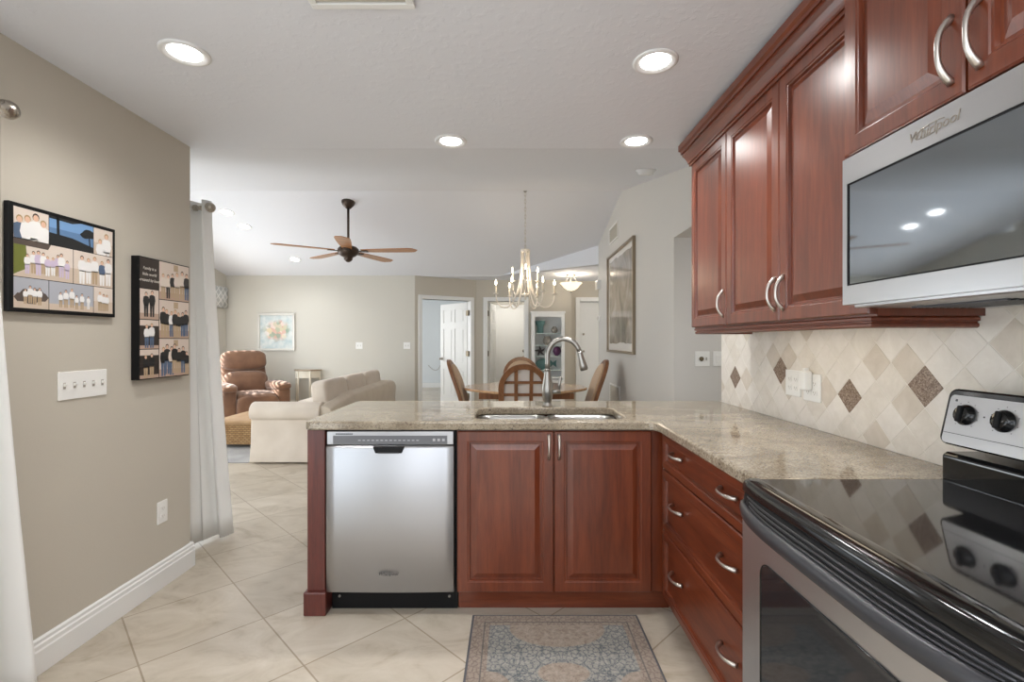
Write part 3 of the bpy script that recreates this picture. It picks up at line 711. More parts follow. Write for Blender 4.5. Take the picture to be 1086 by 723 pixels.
# backguard
mb = MB(); pr = [(1.160, 0.915), (1.160, 0.985), (1.172, 0.993), (1.27, 0.993), (1.27, 0.90), (1.175, 0.90)]
mb.prism(pr, ry0, ry1, 'y'); mb.build('riser', M['black'], t, bevel=0.006, seg=3)
tilt = Matrix.Translation((1.150, 0, 1.018)) @ Matrix.Rotation(R(13), 4, 'Y')
FB = tilt @ FR('right')
mb = MB(FB); mb.prism(rrect(-ry1-0.001, -ry0+0.001, 0.0, 0.150, 0.022, 5), -0.07, 0.0); bgd = mb.build('backguard', M['black'], t, bevel=0.006, seg=3)
mb = MB(FB); mb.prism(rrect(-ry1+0.012, -ry0-0.012, 0.004, 0.132, 0.012, 4), -0.002, 0.003); fp = mb.build('control_panel', M['steel_y'], bgd)
mb = MB(FB); mb.box(-ry1+0.012, -ry0-0.012, 0.030, 0.0315, 0.002, 0.0034); mb.build('panel_seam', M['darkink'], fp)
for u in (-1.248, -1.150, -0.72, -0.62):
    mb = MB(FB @ Matrix.Translation((u, 0.083, 0.003))); mb.lathe([(0.0, 0), (0.027, 0), (0.027, 0.003), (0.024, 0.005), (0.022, 0.013), (0.019, 0.016), (0, 0.016)], n=24)
    k_ = mb.build('knob', M['black'], bgd)
    mb = MB(FB @ Matrix.Translation((u, 0.083, 0.003)) @ Matrix.Rotation(R(0), 4, 'Z')); mb.box(-0.0055, 0.0055, -0.021, 0.021, 0.012, 0.023); mb.build('grip', M['blackmatte'], k_, bevel=0.003)
mb = MB(FB)
for u in (-1.248, -1.150):
    for a in range(-140, 141, 35): mb.box(u+0.034*math.sin(R(a))-0.001, u+0.034*math.sin(R(a))+0.001, 0.083+0.034*math.cos(R(a))-0.001, 0.083+0.034*math.cos(R(a))+0.001, 0.0025, 0.0036)
mb.box(-1.201, -1.197, 0.083, 0.087, 0.0025, 0.0036); mb.box(-1.11, -1.102, 0.115, 0.121, 0.0025, 0.0036); mb.box(-1.284, -1.278, 0.115, 0.121, 0.0025, 0.0036)
mb.build('dial_marks', M['darkink'], fp)
mb = MB(FB); mb.box(-1.04, -0.82, 0.05, 0.115, 0.002, 0.005); mb.build('clock_display', M['blackglass'], fp)
# ------------------------------------------------------------------ rug on the kitchen floor
m, nt, b = newmat('faded_oriental_rug'); M['rug'] = m
v = coords(nt)
sx = N(nt, 'ShaderNodeSeparateXYZ'); nt.links.new(v, sx.inputs[0])
def math_(op, a, b_=None, c_=None):
    n = N(nt, 'ShaderNodeMath'); n.operation = op
    for i, q in enumerate((a, b_, c_)):
        if q is None: continue
        if isinstance(q, bpy.types.NodeSocket): nt.links.new(q, n.inputs[i])
        else: n.inputs[i].default_value = q
    return n.outputs[0]
ax_ = math_('ABSOLUTE', sx.outputs[0]); ay_ = math_('ABSOLUTE', sx.outputs[1])
HW, HL = 0.385, 0.61
edge = math_('MINIMUM', math_('SUBTRACT', HW, ax_), math_('SUBTRACT', HL, ay_))     # distance to the border
comb = N(nt, 'ShaderNodeCombineXYZ'); nt.links.new(ax_, comb.inputs[0]); nt.links.new(ay_, comb.inputs[1])
vo = N(nt, 'ShaderNodeTexVoronoi', Scale=42.0); vo.feature = 'DISTANCE_TO_EDGE'; nt.links.new(comb.outputs[0], vo.inputs['Vector'])
wv = N(nt, 'ShaderNodeTexNoise', Scale=30.0, Detail=3.0, Distortion=2.5); nt.links.new(comb.outputs[0], wv.inputs['Vector'])
scr = ramp(nt, wv.outputs['Fac'], [(0.44, (0, 0, 0, 1)), (0.48, (1, 1, 1, 1)), (0.53, (1, 1, 1, 1)), (0.57, (0, 0, 0, 1))])
fl = ramp(nt, vo.outputs['Distance'], [(0.05, (0, 0, 0, 1)), (0.16, (1, 1, 1, 1))])
nb_ = N(nt, 'ShaderNodeTexNoise', Scale=60.0, Detail=4.0); nt.links.new(v, nb_.inputs['Vector'])
brown = ramp(nt, nb_.outputs['Fac'], [(0.3, S(128, 114, 102)), (0.7, S(160, 148, 136))])
blue = mixc(nt, fl.outputs['Color'], S(94, 98, 102), S(138, 136, 130))
blue = mixc(nt, math_('MULTIPLY', scr.outputs['Color'], 0.45), blue, S(176, 172, 162))
# field: two brown lunettes near the ends, medallion in the centre
d1 = math_('ADD', math_('POWER', math_('DIVIDE', ax_, 0.21), 2.0), math_('POWER', math_('DIVIDE', math_('SUBTRACT', ay_, 0.50), 0.13), 2.0))
d2 = math_('ADD', math_('POWER', math_('DIVIDE', ax_, 0.10), 2.0), math_('POWER', math_('DIVIDE', math_('SUBTRACT', ay_, 0.21), 0.06), 2.0))
d3 = math_('ADD', math_('POWER', math_('DIVIDE', math_('SUBTRACT', ax_, 0.30), 0.10), 2.0), math_('POWER', math_('DIVIDE', math_('SUBTRACT', ay_, 0.12), 0.10), 2.0))
inb = math_('LESS_THAN', math_('MINIMUM', math_('MINIMUM', d1, d2), d3), 1.0)
br_ = mixc(nt, math_('MULTIPLY', scr.outputs['Color'], 0.35), brown.outputs['Color'], S(176, 162, 148))
field = mixc(nt, inb, blue, br_)
bord = mixc(nt, math_('MULTIPLY', fl.outputs['Color'], 0.5), mixc(nt, math_('MULTIPLY', scr.outputs['Color'], 0.5), S(138, 124, 112), S(92, 84, 80)), S(164, 150, 138))
c = mixc(nt, math_('LESS_THAN', edge, 0.085), field, bord)
ln = math_('MULTIPLY', math_('LESS_THAN', math_('ABSOLUTE', math_('SUBTRACT', edge, 0.062)), 0.003), 0.7)
c = mixc(nt, ln, c, S(84, 82, 84)); c = mixc(nt, math_('LESS_THAN', edge, 0.010), c, S(84, 84, 88))
nt.links.new(c, b.inputs['Base Color']); b.inputs['Roughness'].default_value = 0.95
bp = N(nt, 'ShaderNodeBump', Strength=0.4, Distance=0.003); nt.links.new(nb_.outputs['Fac'], bp.inputs['Height']); nt.links.new(bp.outputs['Normal'], b.inputs['Normal'])
mb = MB(); mb.box(0.200-HW, 0.200+HW, 1.665-HL, 1.665+HL, 0, 0.009)
tag(mb.build('rug', M['rug'], loc=(0.200, 1.665, 0), bevel=0.004), 'faded grey and brown oriental rug on the tile before the sink', 'rug')

# ------------------------------------------------------------------ left wall: plates, collages, curtains
def toggle_plate(name, label, fr, gangs, w, h, kind='toggle', cat='switch'):
    org = fr.translation
    t = thing(name, label, cat, org)
    mb = MB(fr); mb.box(-w/2, w/2, -h/2, h/2, 0.0, 0.006); mb.build('plate', M['plate'], t, bevel=0.0025)
    for i in range(gangs):
        u = (i-(gangs-1)/2)*0.0460
        if kind == 'toggle':
            mb = MB(fr); mb.box(u-0.006, u+0.006, -0.013, 0.013, 0.005, 0.0068); mb.build('toggle_slot', M['slot'], t)
            mb = MB(fr); mb.rings([[(u-0.0045, -0.004, 0.006), (u+0.0045, -0.004, 0.006), (u+0.0045, 0.008, 0.006), (u-0.0045, 0.008, 0.006)], [(u-0.0035, 0.004, 0.018), (u+0.0035, 0.004, 0.018), (u+0.0035, 0.010, 0.017), (u-0.0035, 0.010, 0.017)]], smooth=False); mb.build('toggle', M['plate'], t)
        elif kind == 'rocker':
            mb = MB(fr); mb.box(u-0.0165, u+0.0165, -0.033, 0.033, 0.005, 0.009); mb.build('rocker', M['plate'], t, bevel=0.002)
        elif kind == 'outlet':
            for dv in (-0.0195, 0.0195):
                mb = MB(fr); mb.prism(rrect(u-0.0165, u+0.0165, dv-0.014, dv+0.014, 0.009, 4), 0.005, 0.0078); rc = mb.build('receptacle', M['plate'], t)
                mb = MB(fr); mb.box(u-0.008, u-0.0055, dv-0.004, dv+0.005, 0.0075, 0.0082); mb.box(u+0.0055, u+0.008, dv-0.004, dv+0.004, 0.0075, 0.0082); mb.cyl((u, dv-0.008, 0.0075), (u, dv-0.008, 0.0082), 0.0022, n=8); mb.build('slot', M['slot'], rc)
    return t
toggle_plate('switch_plate', 'white five-gang toggle switch plate on the left kitchen wall', FR('left', (XL, 2.085, 1.105)), 5, 0.236, 0.116)
toggle_plate('wall_outlet', 'white outlet low on the left wall above the baseboard', FR('left', (XL, 2.555, 0.392)), 1, 0.072, 0.116, 'outlet', 'outlet')
for n in ('skin:226,186,160', 'hair:60,44,34', 'blond:176,146,104', 'shirt:240,238,236', 'khaki:184,160,130', 'jeans:86,104,130', 'blackc:28,28,30', 'sky:120,160,205', 'sea:96,130,170', 'sand:208,190,172', 'paper:224,210,198', 'grass:112,118,52', 'surf:176,178,186', 'rock:88,76,70', 'floor:186,158,140', 'darkbg:46,36,32', 'lav:206,190,212', 'tree:30,32,34', 'ltext:232,226,216', 'wallb:216,200,188'):
    k_, v_ = n.split(':'); M['ph_'+k_] = plain('print_'+k_, S(*[int(q) for q in v_.split(',')]), 0.4)
def photo(fr, parent, u0, u1, v0, v1, bands, people, extra=None):
    keys = []; mb = MB(fr)
    def key(k):
        if k not in keys: keys.append(k)
        mb.mi = keys.index(k)
    for (f0, f1, k) in bands:
        key(k); mb.quad([(u0, v0+(v1-v0)*f0, 0), (u1, v0+(v1-v0)*f0, 0), (u1, v0+(v1-v0)*f1, 0), (u0, v0+(v1-v0)*f1, 0)])
    if extra: extra(mb, key, u0, u1, v0, v1)
    H = v1-v0; W = u1-u0
    for n_, (pu, pv, ph, top, bot, hair) in enumerate(people):
        cu, base, h = u0+W*pu, v0+H*pv, H*ph; w = 0.0004+n_*0.00003
        def poly(pts, kk):
            key(kk); mb.quad_poly([(min(max(cu+x*h, u0), u1), min(max(base+y*h, v0), v1), w) for x, y in pts])
        poly([(-0.10, 0.0), (-0.02, 0.0), (0.0, 0.48), (-0.12, 0.48)], bot); poly([(0.02, 0.0), (0.10, 0.0), (0.12, 0.48), (0.0, 0.48)], bot)
        poly([(-0.12, 0.44), (0.12, 0.44), (0.17, 0.62), (0.14, 0.80), (0.05, 0.84), (-0.05, 0.84), (-0.14, 0.80), (-0.17, 0.62)], top)
        poly([(0.075*math.cos(2*PI*q/10), 0.925+0.085*math.sin(2*PI*q/10)) for q in range(10)], hair)
        w += 0.00002
        poly([(0.06*math.cos(2*PI*q/10), 0.905+0.07*math.sin(2*PI*q/10)) for q in range(10)], 'skin')
    return mb.build('photo', [M['ph_'+k] for k in keys], parent)
MB.quad_poly = lambda s, pts: s.face([s.bm.verts.new(s.P(p)) for p in pts])
def crowd(n, top, bot, pv=0.1, ph=0.75, jitter=0.12, a=0.12, b=0.9):
    return [(a+(b-a)*(i+0.5)/n+random.uniform(-.02, .02), pv+random.uniform(-.03, .03), ph*random.uniform(1-jitter, 1), top if isinstance(top, str) else random.choice(top), bot if isinstance(bot, str) else random.choice(bot), random.choice(('hair', 'blond', 'hair'))) for i in range(n)]
# beach collage
t = thing('photo_collage', 'wide black-edged collage of family beach photos on the left wall', 'picture', (XL, 1.995, 1.395), 'family photo collages on the left wall')
cy0, cy1, cz0, cz1 = 1.758, 2.228, 1.398, 1.800
mb = MB(); mb.box(XL+0.001, XL+0.022, cy0, cy1, cz0, cz1); mb.build('frame', M['blackmatte'], t, bevel=0.002)
FC = FR('left', (XL+0.0225, cy0+0.014, cz0+0.014)); W, H = cy1-cy0-0.028, cz1-cz0-0.028; g = 0.0025
def pr_(fu0, fu1, fv0, fv1): return (W*fu0+g/2, W*fu1-g/2, H*fv0+g/2, H*fv1-g/2)
beach = [(0, 0.45, 'sand'), (0.45, 1, 'paper')]
def treeland(mb, key, u0, u1, v0, v1):
    key('tree'); W_, H_ = u1-u0, v1-v0
    mb.quad_poly([(u0, v0, .0004), (u1, v0, .0004), (u1, v0+.2*H_, .0004), (u0+.5*W_, v0+.38*H_, .0004), (u0, v0+.42*H_, .0004)])
    mb.quad_poly([(u0+.16*W_, v0+.3*H_, .0005), (u0+.22*W_, v0+.3*H_, .0005), (u0+.21*W_, v1, .0005), (u0+.15*W_, v1, .0005)])
    mb.quad_poly([(u0, v0+.92*H_, .0005), (u0+.5*W_, v0+.9*H_, .0005), (u0+.7*W_, v1, .0005), (u0, v1, .0005)])
    mb.quad_poly([(u0+.90*W_, v0+.2*H_, .0005), (u0+.93*W_, v0+.2*H_, .0005), (u0+.91*W_, v0+.6*H_, .0005), (u0+.88*W_, v0+.6*H_, .0005)])
    for (a, c, r) in ((.80, .60, .11), (.88, .70, .13), (.95, .62, .09)):
        mb.quad_poly([(min(u1, u0+W_*a+r*W_*math.cos(q*PI/5)*(1+.15*(q % 2))), v0+H_*c+r*H_*1.1*math.sin(q*PI/5), .0005+a*.0001) for q in range(10)])
def grassy(mb, key, u0, u1, v0, v1):
    key('grass'); mb.quad_poly([(u0, v0+.05*(v1-v0), .0003), (u0+.22*(u1-u0), v0+.25*(v1-v0), .0003), (u0+.18*(u1-u0), v1, .0003), (u0, v1, .0003)])
    key('rock'); mb.quad_poly([(u0, v0+.85*(v1-v0), .00035), (u0+.55*(u1-u0), v0+.84*(v1-v0), .00035), (u0+.6*(u1-u0), v1, .00035), (u0, v1, .00035)])
def rocky(mb, key, u0, u1, v0, v1):
    key('rock')
    for (a, c, r) in ((.2, .35, .2), (.5, .3, .22), (.8, .4, .2), (.35, .5, .18), (.7, .55, .15)):
        mb.quad_poly([(min(max(u0+(u1-u0)*a+r*(u1-u0)*math.cos(q*PI/3), u0), u1), v0+(v1-v0)*c+r*(v1-v0)*.8*math.sin(q*PI/3), .0002+a*.0001) for q in range(6)])
photo(FC, t, *pr_(0, .31, .69, 1), [(0, .4, 'sand'), (.4, 1, 'paper')], [(.16, -.75, 1.5, 'jeans', 'jeans', 'blond'), (.38, -.7, 1.5, 'shirt', 'shirt', 'blond'), (.62, -.7, 1.62, 'shirt', 'shirt', 'hair'), (.84, -.75, 1.5, 'shirt', 'shirt', 'blond')])
photo(FC, t, *pr_(.31, .77, .69, 1), [(0, .42, 'sea'), (.42, .6, 'sea'), (.6, 1, 'sky')], [], treeland)
photo(FC, t, *pr_(.77, 1, .69, 1), beach, [(.33, -.55, 1.15, 'shirt', 'shirt', 'blond'), (.66, -.5, 1.35, 'shirt', 'shirt', 'blond')])
photo(FC, t, *pr_(0, .55, .31, .69), beach, crowd(9, ['shirt', 'shirt', 'lav'], ['khaki', 'shirt', 'lav'], .12, .72, .3, .18, .92), grassy)
photo(FC, t, *pr_(.55, 1, .31, .69), beach, [(.2, .02, .85, 'shirt', 'shirt', 'hair'), (.36, .05, .78, 'shirt', 'shirt', 'blond'), (.52, .05, .86, 'shirt', 'khaki', 'blond'), (.71, .04, .78, 'jeans', 'shirt', 'blond'), (.88, .06, .86, 'shirt', 'shirt', 'hair')])
photo(FC, t, *pr_(0, .31, 0, .31), [(0, .4, 'sand'), (.4, 1, 'surf')], crowd(4, 'shirt', 'khaki', .15, .62, .4, .25, .8), rocky)
photo(FC, t, *pr_(.31, .77, 0, .31), [(0, .22, 'sand'), (.22, 1, 'surf')], crowd(6, 'shirt', ['khaki', 'shirt'], .1, .72, .5, .18, .92))
photo(FC, t, *pr_(.77, 1, 0, .31), beach, crowd(3, 'shirt', 'khaki', .1, .75, .3, .2, .8))
# portrait collage with quotation
t = thing('photo_collage', 'tall canvas collage of family photos with white quotation near the curtain', 'picture', (XL, 2.53, 1.09), 'family photo collages on the left wall')
cy0, cy1, cz0, cz1 = 2.347, 2.712, 1.100, 1.704
mb = MB(); mb.box(XL+0.001, XL+0.040, cy0, cy1, cz0, cz1); mb.build('canvas', M['blackmatte'], t, bevel=0.002)
FC = FR('left', (XL+0.0405, cy0+0.003, cz0+0.003)); W, H = cy1-cy0-0.006, cz1-cz0-0.006; g = 0.004
q = pr_(0, .36, .745, 1)
mb = MB(FC); mb.quad([(q[0], q[2], 0), (q[1], q[2], 0), (q[1], q[3], 0), (q[0], q[3], 0)]); qp = mb.build('quotation_panel', M['ph_darkbg'], t)
for i, s_ in enumerate(('Family is a', 'little world', 'created by love')):
    text_mb(s_, 0.021, FC @ Matrix.Translation(((q[0]+q[1])/2, q[2]+0.092-0.029*i, 0.0006)), 0.0002, 0.15).build('quotation_text', M['ph_ltext'], qp)
sit = [(0, .2, 'floor'), (.2, 1, 'wallb')]; dk = [(0, .12, 'floor'), (.12, .8, 'darkbg'), (.8, 1, 'wallb')]
photo(FC, t, *pr_(0, .36, .49, .745), sit, [(.32, .08, .82, 'blackc', 'blackc', 'hair'), (.64, .08, .88, 'blackc', 'blackc', 'hair')])
photo(FC, t, *pr_(0, .36, .245, .49), dk, [(.35, .03, .80, 'shirt', 'jeans', 'blond'), (.62, .03, .86, 'shirt', 'jeans', 'blond')])
photo(FC, t, *pr_(0, .36, 0, .245), dk, [(.3, .02, .78, 'blackc', 'khaki', 'blond'), (.62, .02, .84, 'blackc', 'khaki', 'hair')])
def wallpic(mb, key, u0, u1, v0, v1):
    key('khaki'); mb.quad_poly([(u0+.47*(u1-u0), v0+.80*(v1-v0), .0002), (u0+.62*(u1-u0), v0+.80*(v1-v0), .0002), (u0+.62*(u1-u0), v0+.97*(v1-v0), .0002), (u0+.47*(u1-u0), v0+.97*(v1-v0), .0002)])
photo(FC, t, *pr_(.36, 1, .67, 1), sit, crowd(6, ['blackc', 'paper', 'blackc'], ['khaki', 'jeans', 'blackc'], .04, .80, .2, .05, .98), wallpic)
photo(FC, t, *pr_(.36, 1, .335, .67), sit, crowd(7, ['blackc', 'blackc', 'shirt'], ['khaki', 'jeans'], .04, .82, .25, .05, .98), wallpic)
photo(FC, t, *pr_(.36, 1, 0, .335), sit, crowd(7, ['blackc', 'blackc', 'paper'], ['khaki', 'khaki', 'jeans'], .04, .80, .25, .05, .98), wallpic)

def finial(mb, p, d):
    d = Vector(d).normalized(); q = d.to_track_quat('Z', 'Y').to_matrix().to_4x4()
    mb.lathe([(0.012, -0.03), (0.017, -0.028), (0.017, -0.02), (0.012, -0.016), (0.012, -0.006), (0.016, 0.0), (0.026, 0.012), (0.032, 0.030), (0.030, 0.048), (0.020, 0.062), (0.006, 0.068), (0.0, 0.068)], T=Matrix.Translation(p) @ q, n=20)
def curtain_mesh(path, z0, z1, amp, folds, end=(0, 0), n=140, rows=16, seed=1):
    """pleated cloth hung along plan path p0->p1; the last pleats swing by `end` at the hem"""
    rnd = random.Random(seed); p0, p1 = Vector(path[0]), Vector(path[1]); d = (p1-p0); nn = Vector((-d.y, d.x)).normalized()
    ph = [rnd.uniform(-.5, .5) for _ in range(folds+2)]
    mb = MB(); rs = []
    for j in range(rows+1):
        k = j/rows; z = z1+(z0-z1)*k; ring = []
        for i in range(n+1):
            s_ = i/n; w = s_*folds; q_ = math.sin(2*PI*w+ph[int(w)]*0.8*k)
            a = amp*(0.75+0.35*k)*q_+0.008*k*math.sin(5*w+seed)
            p = p0+d*s_+nn*a+Vector(end)*(k**1.3)*(s_**5)
            ring.append((p.x, p.y, z))
        rs.append(ring)
    mb.rings(rs, False, False, True, closed=False)
    return mb
# far curtain and its rod
t = thing('curtain_rod', 'brushed nickel curtain rod with ball finial above the far curtain', 'curtain rod', (-2.0, 3.03, 2.11), 'curtain rods')
mb = MB(); mb.cyl((-4.9, 3.03, 2.12), (-1.93, 3.03, 2.12), 0.012); mb.build('rod', M['nickel_dark'], t)
mb = MB(); finial(mb, (-1.915, 3.03, 2.12), (1, -0.25, 0.0)); mb.build('finial', M['nickel_dark'], t)
mb = MB(); mb.cyl((-2.0, 2.78, 2.12), (-2.0, 3.03, 2.12), 0.007); mb.lathe([(0, 0), (0.03, 0), (0.03, 0.008), (0, 0.008)], T=Matrix.Translation((-2.0, 2.78, 2.12)) @ Matrix.Rotation(R(-90), 4, 'X')); mb.lathe([(0.014, -0.012), (0.019, -0.008), (0.019, 0.008), (0.014, 0.012)], T=Matrix.Translation((-1.975, 3.03, 2.12)) @ Matrix.Rotation(R(90), 4, 'Y')); mb.build('bracket', M['nickel_dark'], t)
o = curtain_mesh([(-2.55, 3.02), (-1.875, 3.03)], 0.015, 2.16, 0.055, 6, (0.02, 0.22), n=260, seed=3).build('curtain', M['curtain'])
o.modifiers.new('s', 'SOLIDIFY').thickness = 0.002
tag(o, 'white floor-length curtain gathered behind the end of the left wall', 'curtain', 'white curtains')
# near curtain rod
t = thing('curtain_rod', 'brushed nickel curtain rod end with egg-shaped finial at upper left, near the camera', 'curtain rod', (-1.76, 1.5, 2.08), 'curtain rods')
mb = MB(); mb.cyl((-1.755, -1.55, 2.095), (-1.755, 1.635, 2.095), 0.012); mb.build('rod', M['nickel_dark'], t)
mb = MB(); finial(mb, (-1.755, 1.655, 2.095), (0, 1, 0)); mb.build('finial', M['nickel_dark'], t)
mb = MB(); mb.cyl((XL, 1.60, 2.095), (-1.755, 1.60, 2.095), 0.007); mb.lathe([(0, 0), (0.03, 0), (0.03, 0.008), (0, 0.008)], T=Matrix.Translation((XL, 1.60, 2.095)) @ Matrix.Rotation(R(90), 4, 'Y')); mb.build('bracket', M['nickel_dark'], t)
o = curtain_mesh([(-1.745, 1.02), (-1.745, 1.60)], 0.015, 2.13, 0.045, 8, (0.0, 0.16), n=220, seed=9).build('curtain', M['curtain'])
o.modifiers.new('s', 'SOLIDIFY').thickness = 0.002
tag(o, 'white curtain edge at the lower left beside the baseboard end', 'curtain', 'white curtains')

# ------------------------------------------------------------------ plates on the right
toggle_plate('phone_plate', 'square white wall plate with round brass jack in the hall opening', FR('front', (1.527, 3.9, 1.147)), 0, 0.116, 0.118, '', 'wall plate')
hp = [o for o in bpy.data.objects if o.name.startswith('phone_plate')][0]
mb = MB(FR('front', (1.527, 3.9, 1.147))); mb.lathe([(0, 0.005), (0.018, 0.005), (0.018, 0.012), (0.012, 0.014), (0, 0.014)], c=(-0.008, 0, 0)); mb.build('jack', M['brass_dark'], hp)
mb = MB(FR('front', (1.527, 3.9, 1.147))); mb.box(0.026, 0.036, -0.012, 0.012, 0.005, 0.012); mb.build('toggle', M['slot'], hp)
toggle_plate('rocker_switch', 'white rocker switch beside the square plate in the hall opening', FR('front', (1.650, 3.9, 1.147)), 1, 0.074, 0.118, 'rocker')
toggle_plate('backsplash_outlet', 'white two-gang outlet plate on the backsplash, left one', FR('right', (XR-0.008, 2.225, 1.098)), 2, 0.118, 0.118, 'outlet', 'outlet')
toggle_plate('backsplash_outlet', 'white outlet plate on the backsplash with plugged-in white device', FR('right', (XR-0.008, 2.085, 1.090)), 2, 0.118, 0.118, 'outlet', 'outlet')
t = thing('plug_in_freshener', 'small white plug-in device on the right backsplash outlet', 'plug-in device', (XR-0.017, 2.095, 1.10))
mb = MB(FR('right', (XR-0.0165, 2.095, 1.120))); mb.box(-0.022, 0.022, -0.042, 0.042, 0.0, 0.035); mb.build('housing', M['plate'], t, bevel=0.008, seg=3)
mb = MB(FR('right', (XR-0.0165, 2.095, 1.120))); mb.box(-0.010, 0.010, 0.036, 0.054, 0.006, 0.026); mb.build('cap', M['plate'], t, bevel=0.004)
# right dining wall: framed art, vents, chime, thermostat
FRr = FR('right', (XR, 0, 0))
t = thing('framed_art', 'large framed abstract print under glass on the right dining wall', 'picture', (XR, 5.76, 1.2))
u0, u1, v0, v1 = -6.50, -5.10, 1.145, 2.40
mb = MB(FRr)
for a in ((u0, u0+0.03, v0, v1), (u1-0.03, u1, v0, v1), (u0+0.03, u1-0.03, v0, v0+0.03), (u0+0.03, u1-0.03, v1-0.03, v1)): mb.box(*a, 0.0, 0.035)
mb.build('frame', plain('bronze_picture_frame', S(150, 136, 116), 0.35, 0.5), t, bevel=0.004)
mb = MB(FRr); mb.box(u0+0.02, u1-0.02, v0+0.02, v1-0.02, 0.002, 0.010); mb.build('mat_board', plain('white_mat', S(236, 232, 226), 0.08), t)
m, nt, b = newmat('abstract_print'); n1 = N(nt, 'ShaderNodeTexNoise', Scale=2.6, Detail=5.0, Distortion=1.2); nt.links.new(coords(nt, (1, 1.3, 1.0)), n1.inputs['Vector'])
r1 = ramp(nt, n1.outputs['Fac'], [(0.3, S(134, 126, 114)), (0.5, S(166, 157, 144)), (0.7, S(190, 182, 170))]); nt.links.new(r1.outputs['Color'], b.inputs['Base Color']); b.inputs['Roughness'].default_value = 0.05
rnd = random.Random(4); pl = []
a0, a1, b0, b1 = u0+0.09, u1-0.09, v0+0.12, v1-0.09
for i in range(12): pl.append((a0+(a1-a0)*i/12, b0+rnd.uniform(-.012, .012)))
for i in range(12): pl.append((a1+rnd.uniform(-.012, .012), b0+(b1-b0)*i/12))
for i in range(12): pl.append((a1-(a1-a0)*i/12, b1+rnd.uniform(-.012, .012)))
for i in range(12): pl.append((a0+rnd.uniform(-.012, .012), b1-(b1-b0)*i/12))
mb = MB(FRr); mb.prism(pl, 0.0102, 0.0115); mb.build('print', m, t)
def grille(name, label, fr, w, h, n, cat='vent'):
    t = thing(name, label, cat, fr.translation)
    mb = MB(fr); f = 0.02
    for a in ((0, w, 0, f), (0, w, h-f, h), (0, f, f, h-f), (w-f, w, f, h-f)): mb.box(*a, 0, 0.012)
    mb.build('frame', M['white'] if n < 0 else M['plate'], t, bevel=0.002)
    mb = MB(fr)
    for i in range(abs(n)):
        z = f+(h-2*f)*(i+0.5)/abs(n); mb.box(f, w-f, z-0.004, z+0.004, 0.002, 0.009)
    mb.box(f, w-f, f, h-f, 0.0, 0.003)
    mb.build('louvre', M['grille'], t)
    return t
grille('supply_vent', 'beige air vent high on the right dining wall', FR('right', (XR, 6.45, 2.56)), 0.52, 0.21, 8)
grille('return_grille', 'white return air grille low on the right dining wall', FR('right', (XR, 6.42, 0.20)), 0.58, 0.54, 16)
t = thing('door_chime', 'small pale door chime box near the far edge of right dining wall', 'door chime', (XR, 7.2, 2.1))
mb = MB(FR('right', (XR, 7.2, 2.12))); mb.box(-0.09, 0.09, -0.065, 0.065, 0, 0.05); cb = mb.build('cover', M['plate'], t, bevel=0.006)
mb = MB(FR('right', (XR, 7.2, 2.12))); mb.box(-0.075, 0.075, -0.05, 0.05, 0.049, 0.053); mb.build('face_panel', M['grille'], t)
t = thing('thermostat', 'round white thermostat on the far edge of right dining wall', 'thermostat', (XR, 7.2, 1.62))
T_ = FR('right', (XR, 7.2, 1.625))
mb = MB(T_); mb.lathe([(0, 0), (0.05, 0), (0.05, 0.018), (0.042, 0.026), (0, 0.026)]); mb.build('base', M['plate'], t)
mb = MB(T_); mb.lathe([(0.030, 0.024), (0.030, 0.030), (0.0, 0.031)]); mb.build('dial', M['grille'], t)

# ------------------------------------------------------------------ ceiling fixtures
def orient(y):   # tilt a ceiling fixture to the slope at y
    if y < YB: return 0.0
    return math.atan(SL) if y < YR else -math.atan(SL)
def downlight(label, x, y, group, r=0.088, power=9, lit=True):
    z = ZK if y < YB else vault(y)
    t = thing('recessed_light', label, 'ceiling light', (0, 0, 0), group)
    mb = MB(); mb.lathe([(r, 0.0), (r, -0.004), (r-0.006, -0.008), (r-0.016, -0.008), (r-0.026, -0.0015), (r-0.030, -0.001)], n=36, caps=False); mb.build('trim_ring', M['lampwhite'], t)
    mb = MB(); mb.lathe([(0, -0.0005), (r-0.029, -0.0005), (r-0.030, -0.002), (r-0.036, -0.004), (0.0, -0.0045)], n=32, caps=False); mb.build('lens', M['lamp'] if lit else M['lampwhite'], t)
    t.location = (x, y, z); t.rotation_euler = (orient(y), 0, 0)
    if power > 0:
        l = bpy.data.lights.new('downlight', 'SPOT'); l.energy = power*4; l.spot_size = R(150); l.spot_blend = 0.9; l.shadow_soft_size = 0.06; l.color = (1, 0.99, 0.97)
        o = bpy.data.objects.new('downlight', l); COL.objects.link(o); o.location = (x, y, z-0.03)
    return t
for lab, x, y in (('recessed ceiling light above the left wall, largest at upper left', -1.26, 1.871), ('recessed ceiling light nearest the cabinet crown, nearer of the right pair', 0.569, 1.928),
                  ('recessed ceiling light over the dishwasher, middle of the kitchen ceiling edge', -0.34, 2.697), ('recessed ceiling light at the ceiling edge beside cabinet crown, farther of the right pair', 0.69, 2.697)):
    downlight(lab, x, y, 'recessed kitchen lights')
for lab, x, y in (('recessed light in the vaulted ceiling nearest the curtain rod', -3.69, 6.28), ('recessed light in the vaulted ceiling, middle of the far left three', -3.68, 6.677), ('recessed light in the vaulted ceiling closest to the back wall', -3.50, 7.83)):
    downlight(lab, x, y, 'recessed living room lights', 0.095, 6)
t = thing('smoke_detector', 'round white smoke detector on the sloped ceiling near the right wall', 'smoke detector')
mb = MB(); mb.lathe([(0.0, 0.0), (0.075, 0.0), (0.075, -0.012), (0.062, -0.016), (0.058, -0.034), (0.04, -0.040), (0, -0.040)], n=32); mb.build('body', M['lampwhite'], t)
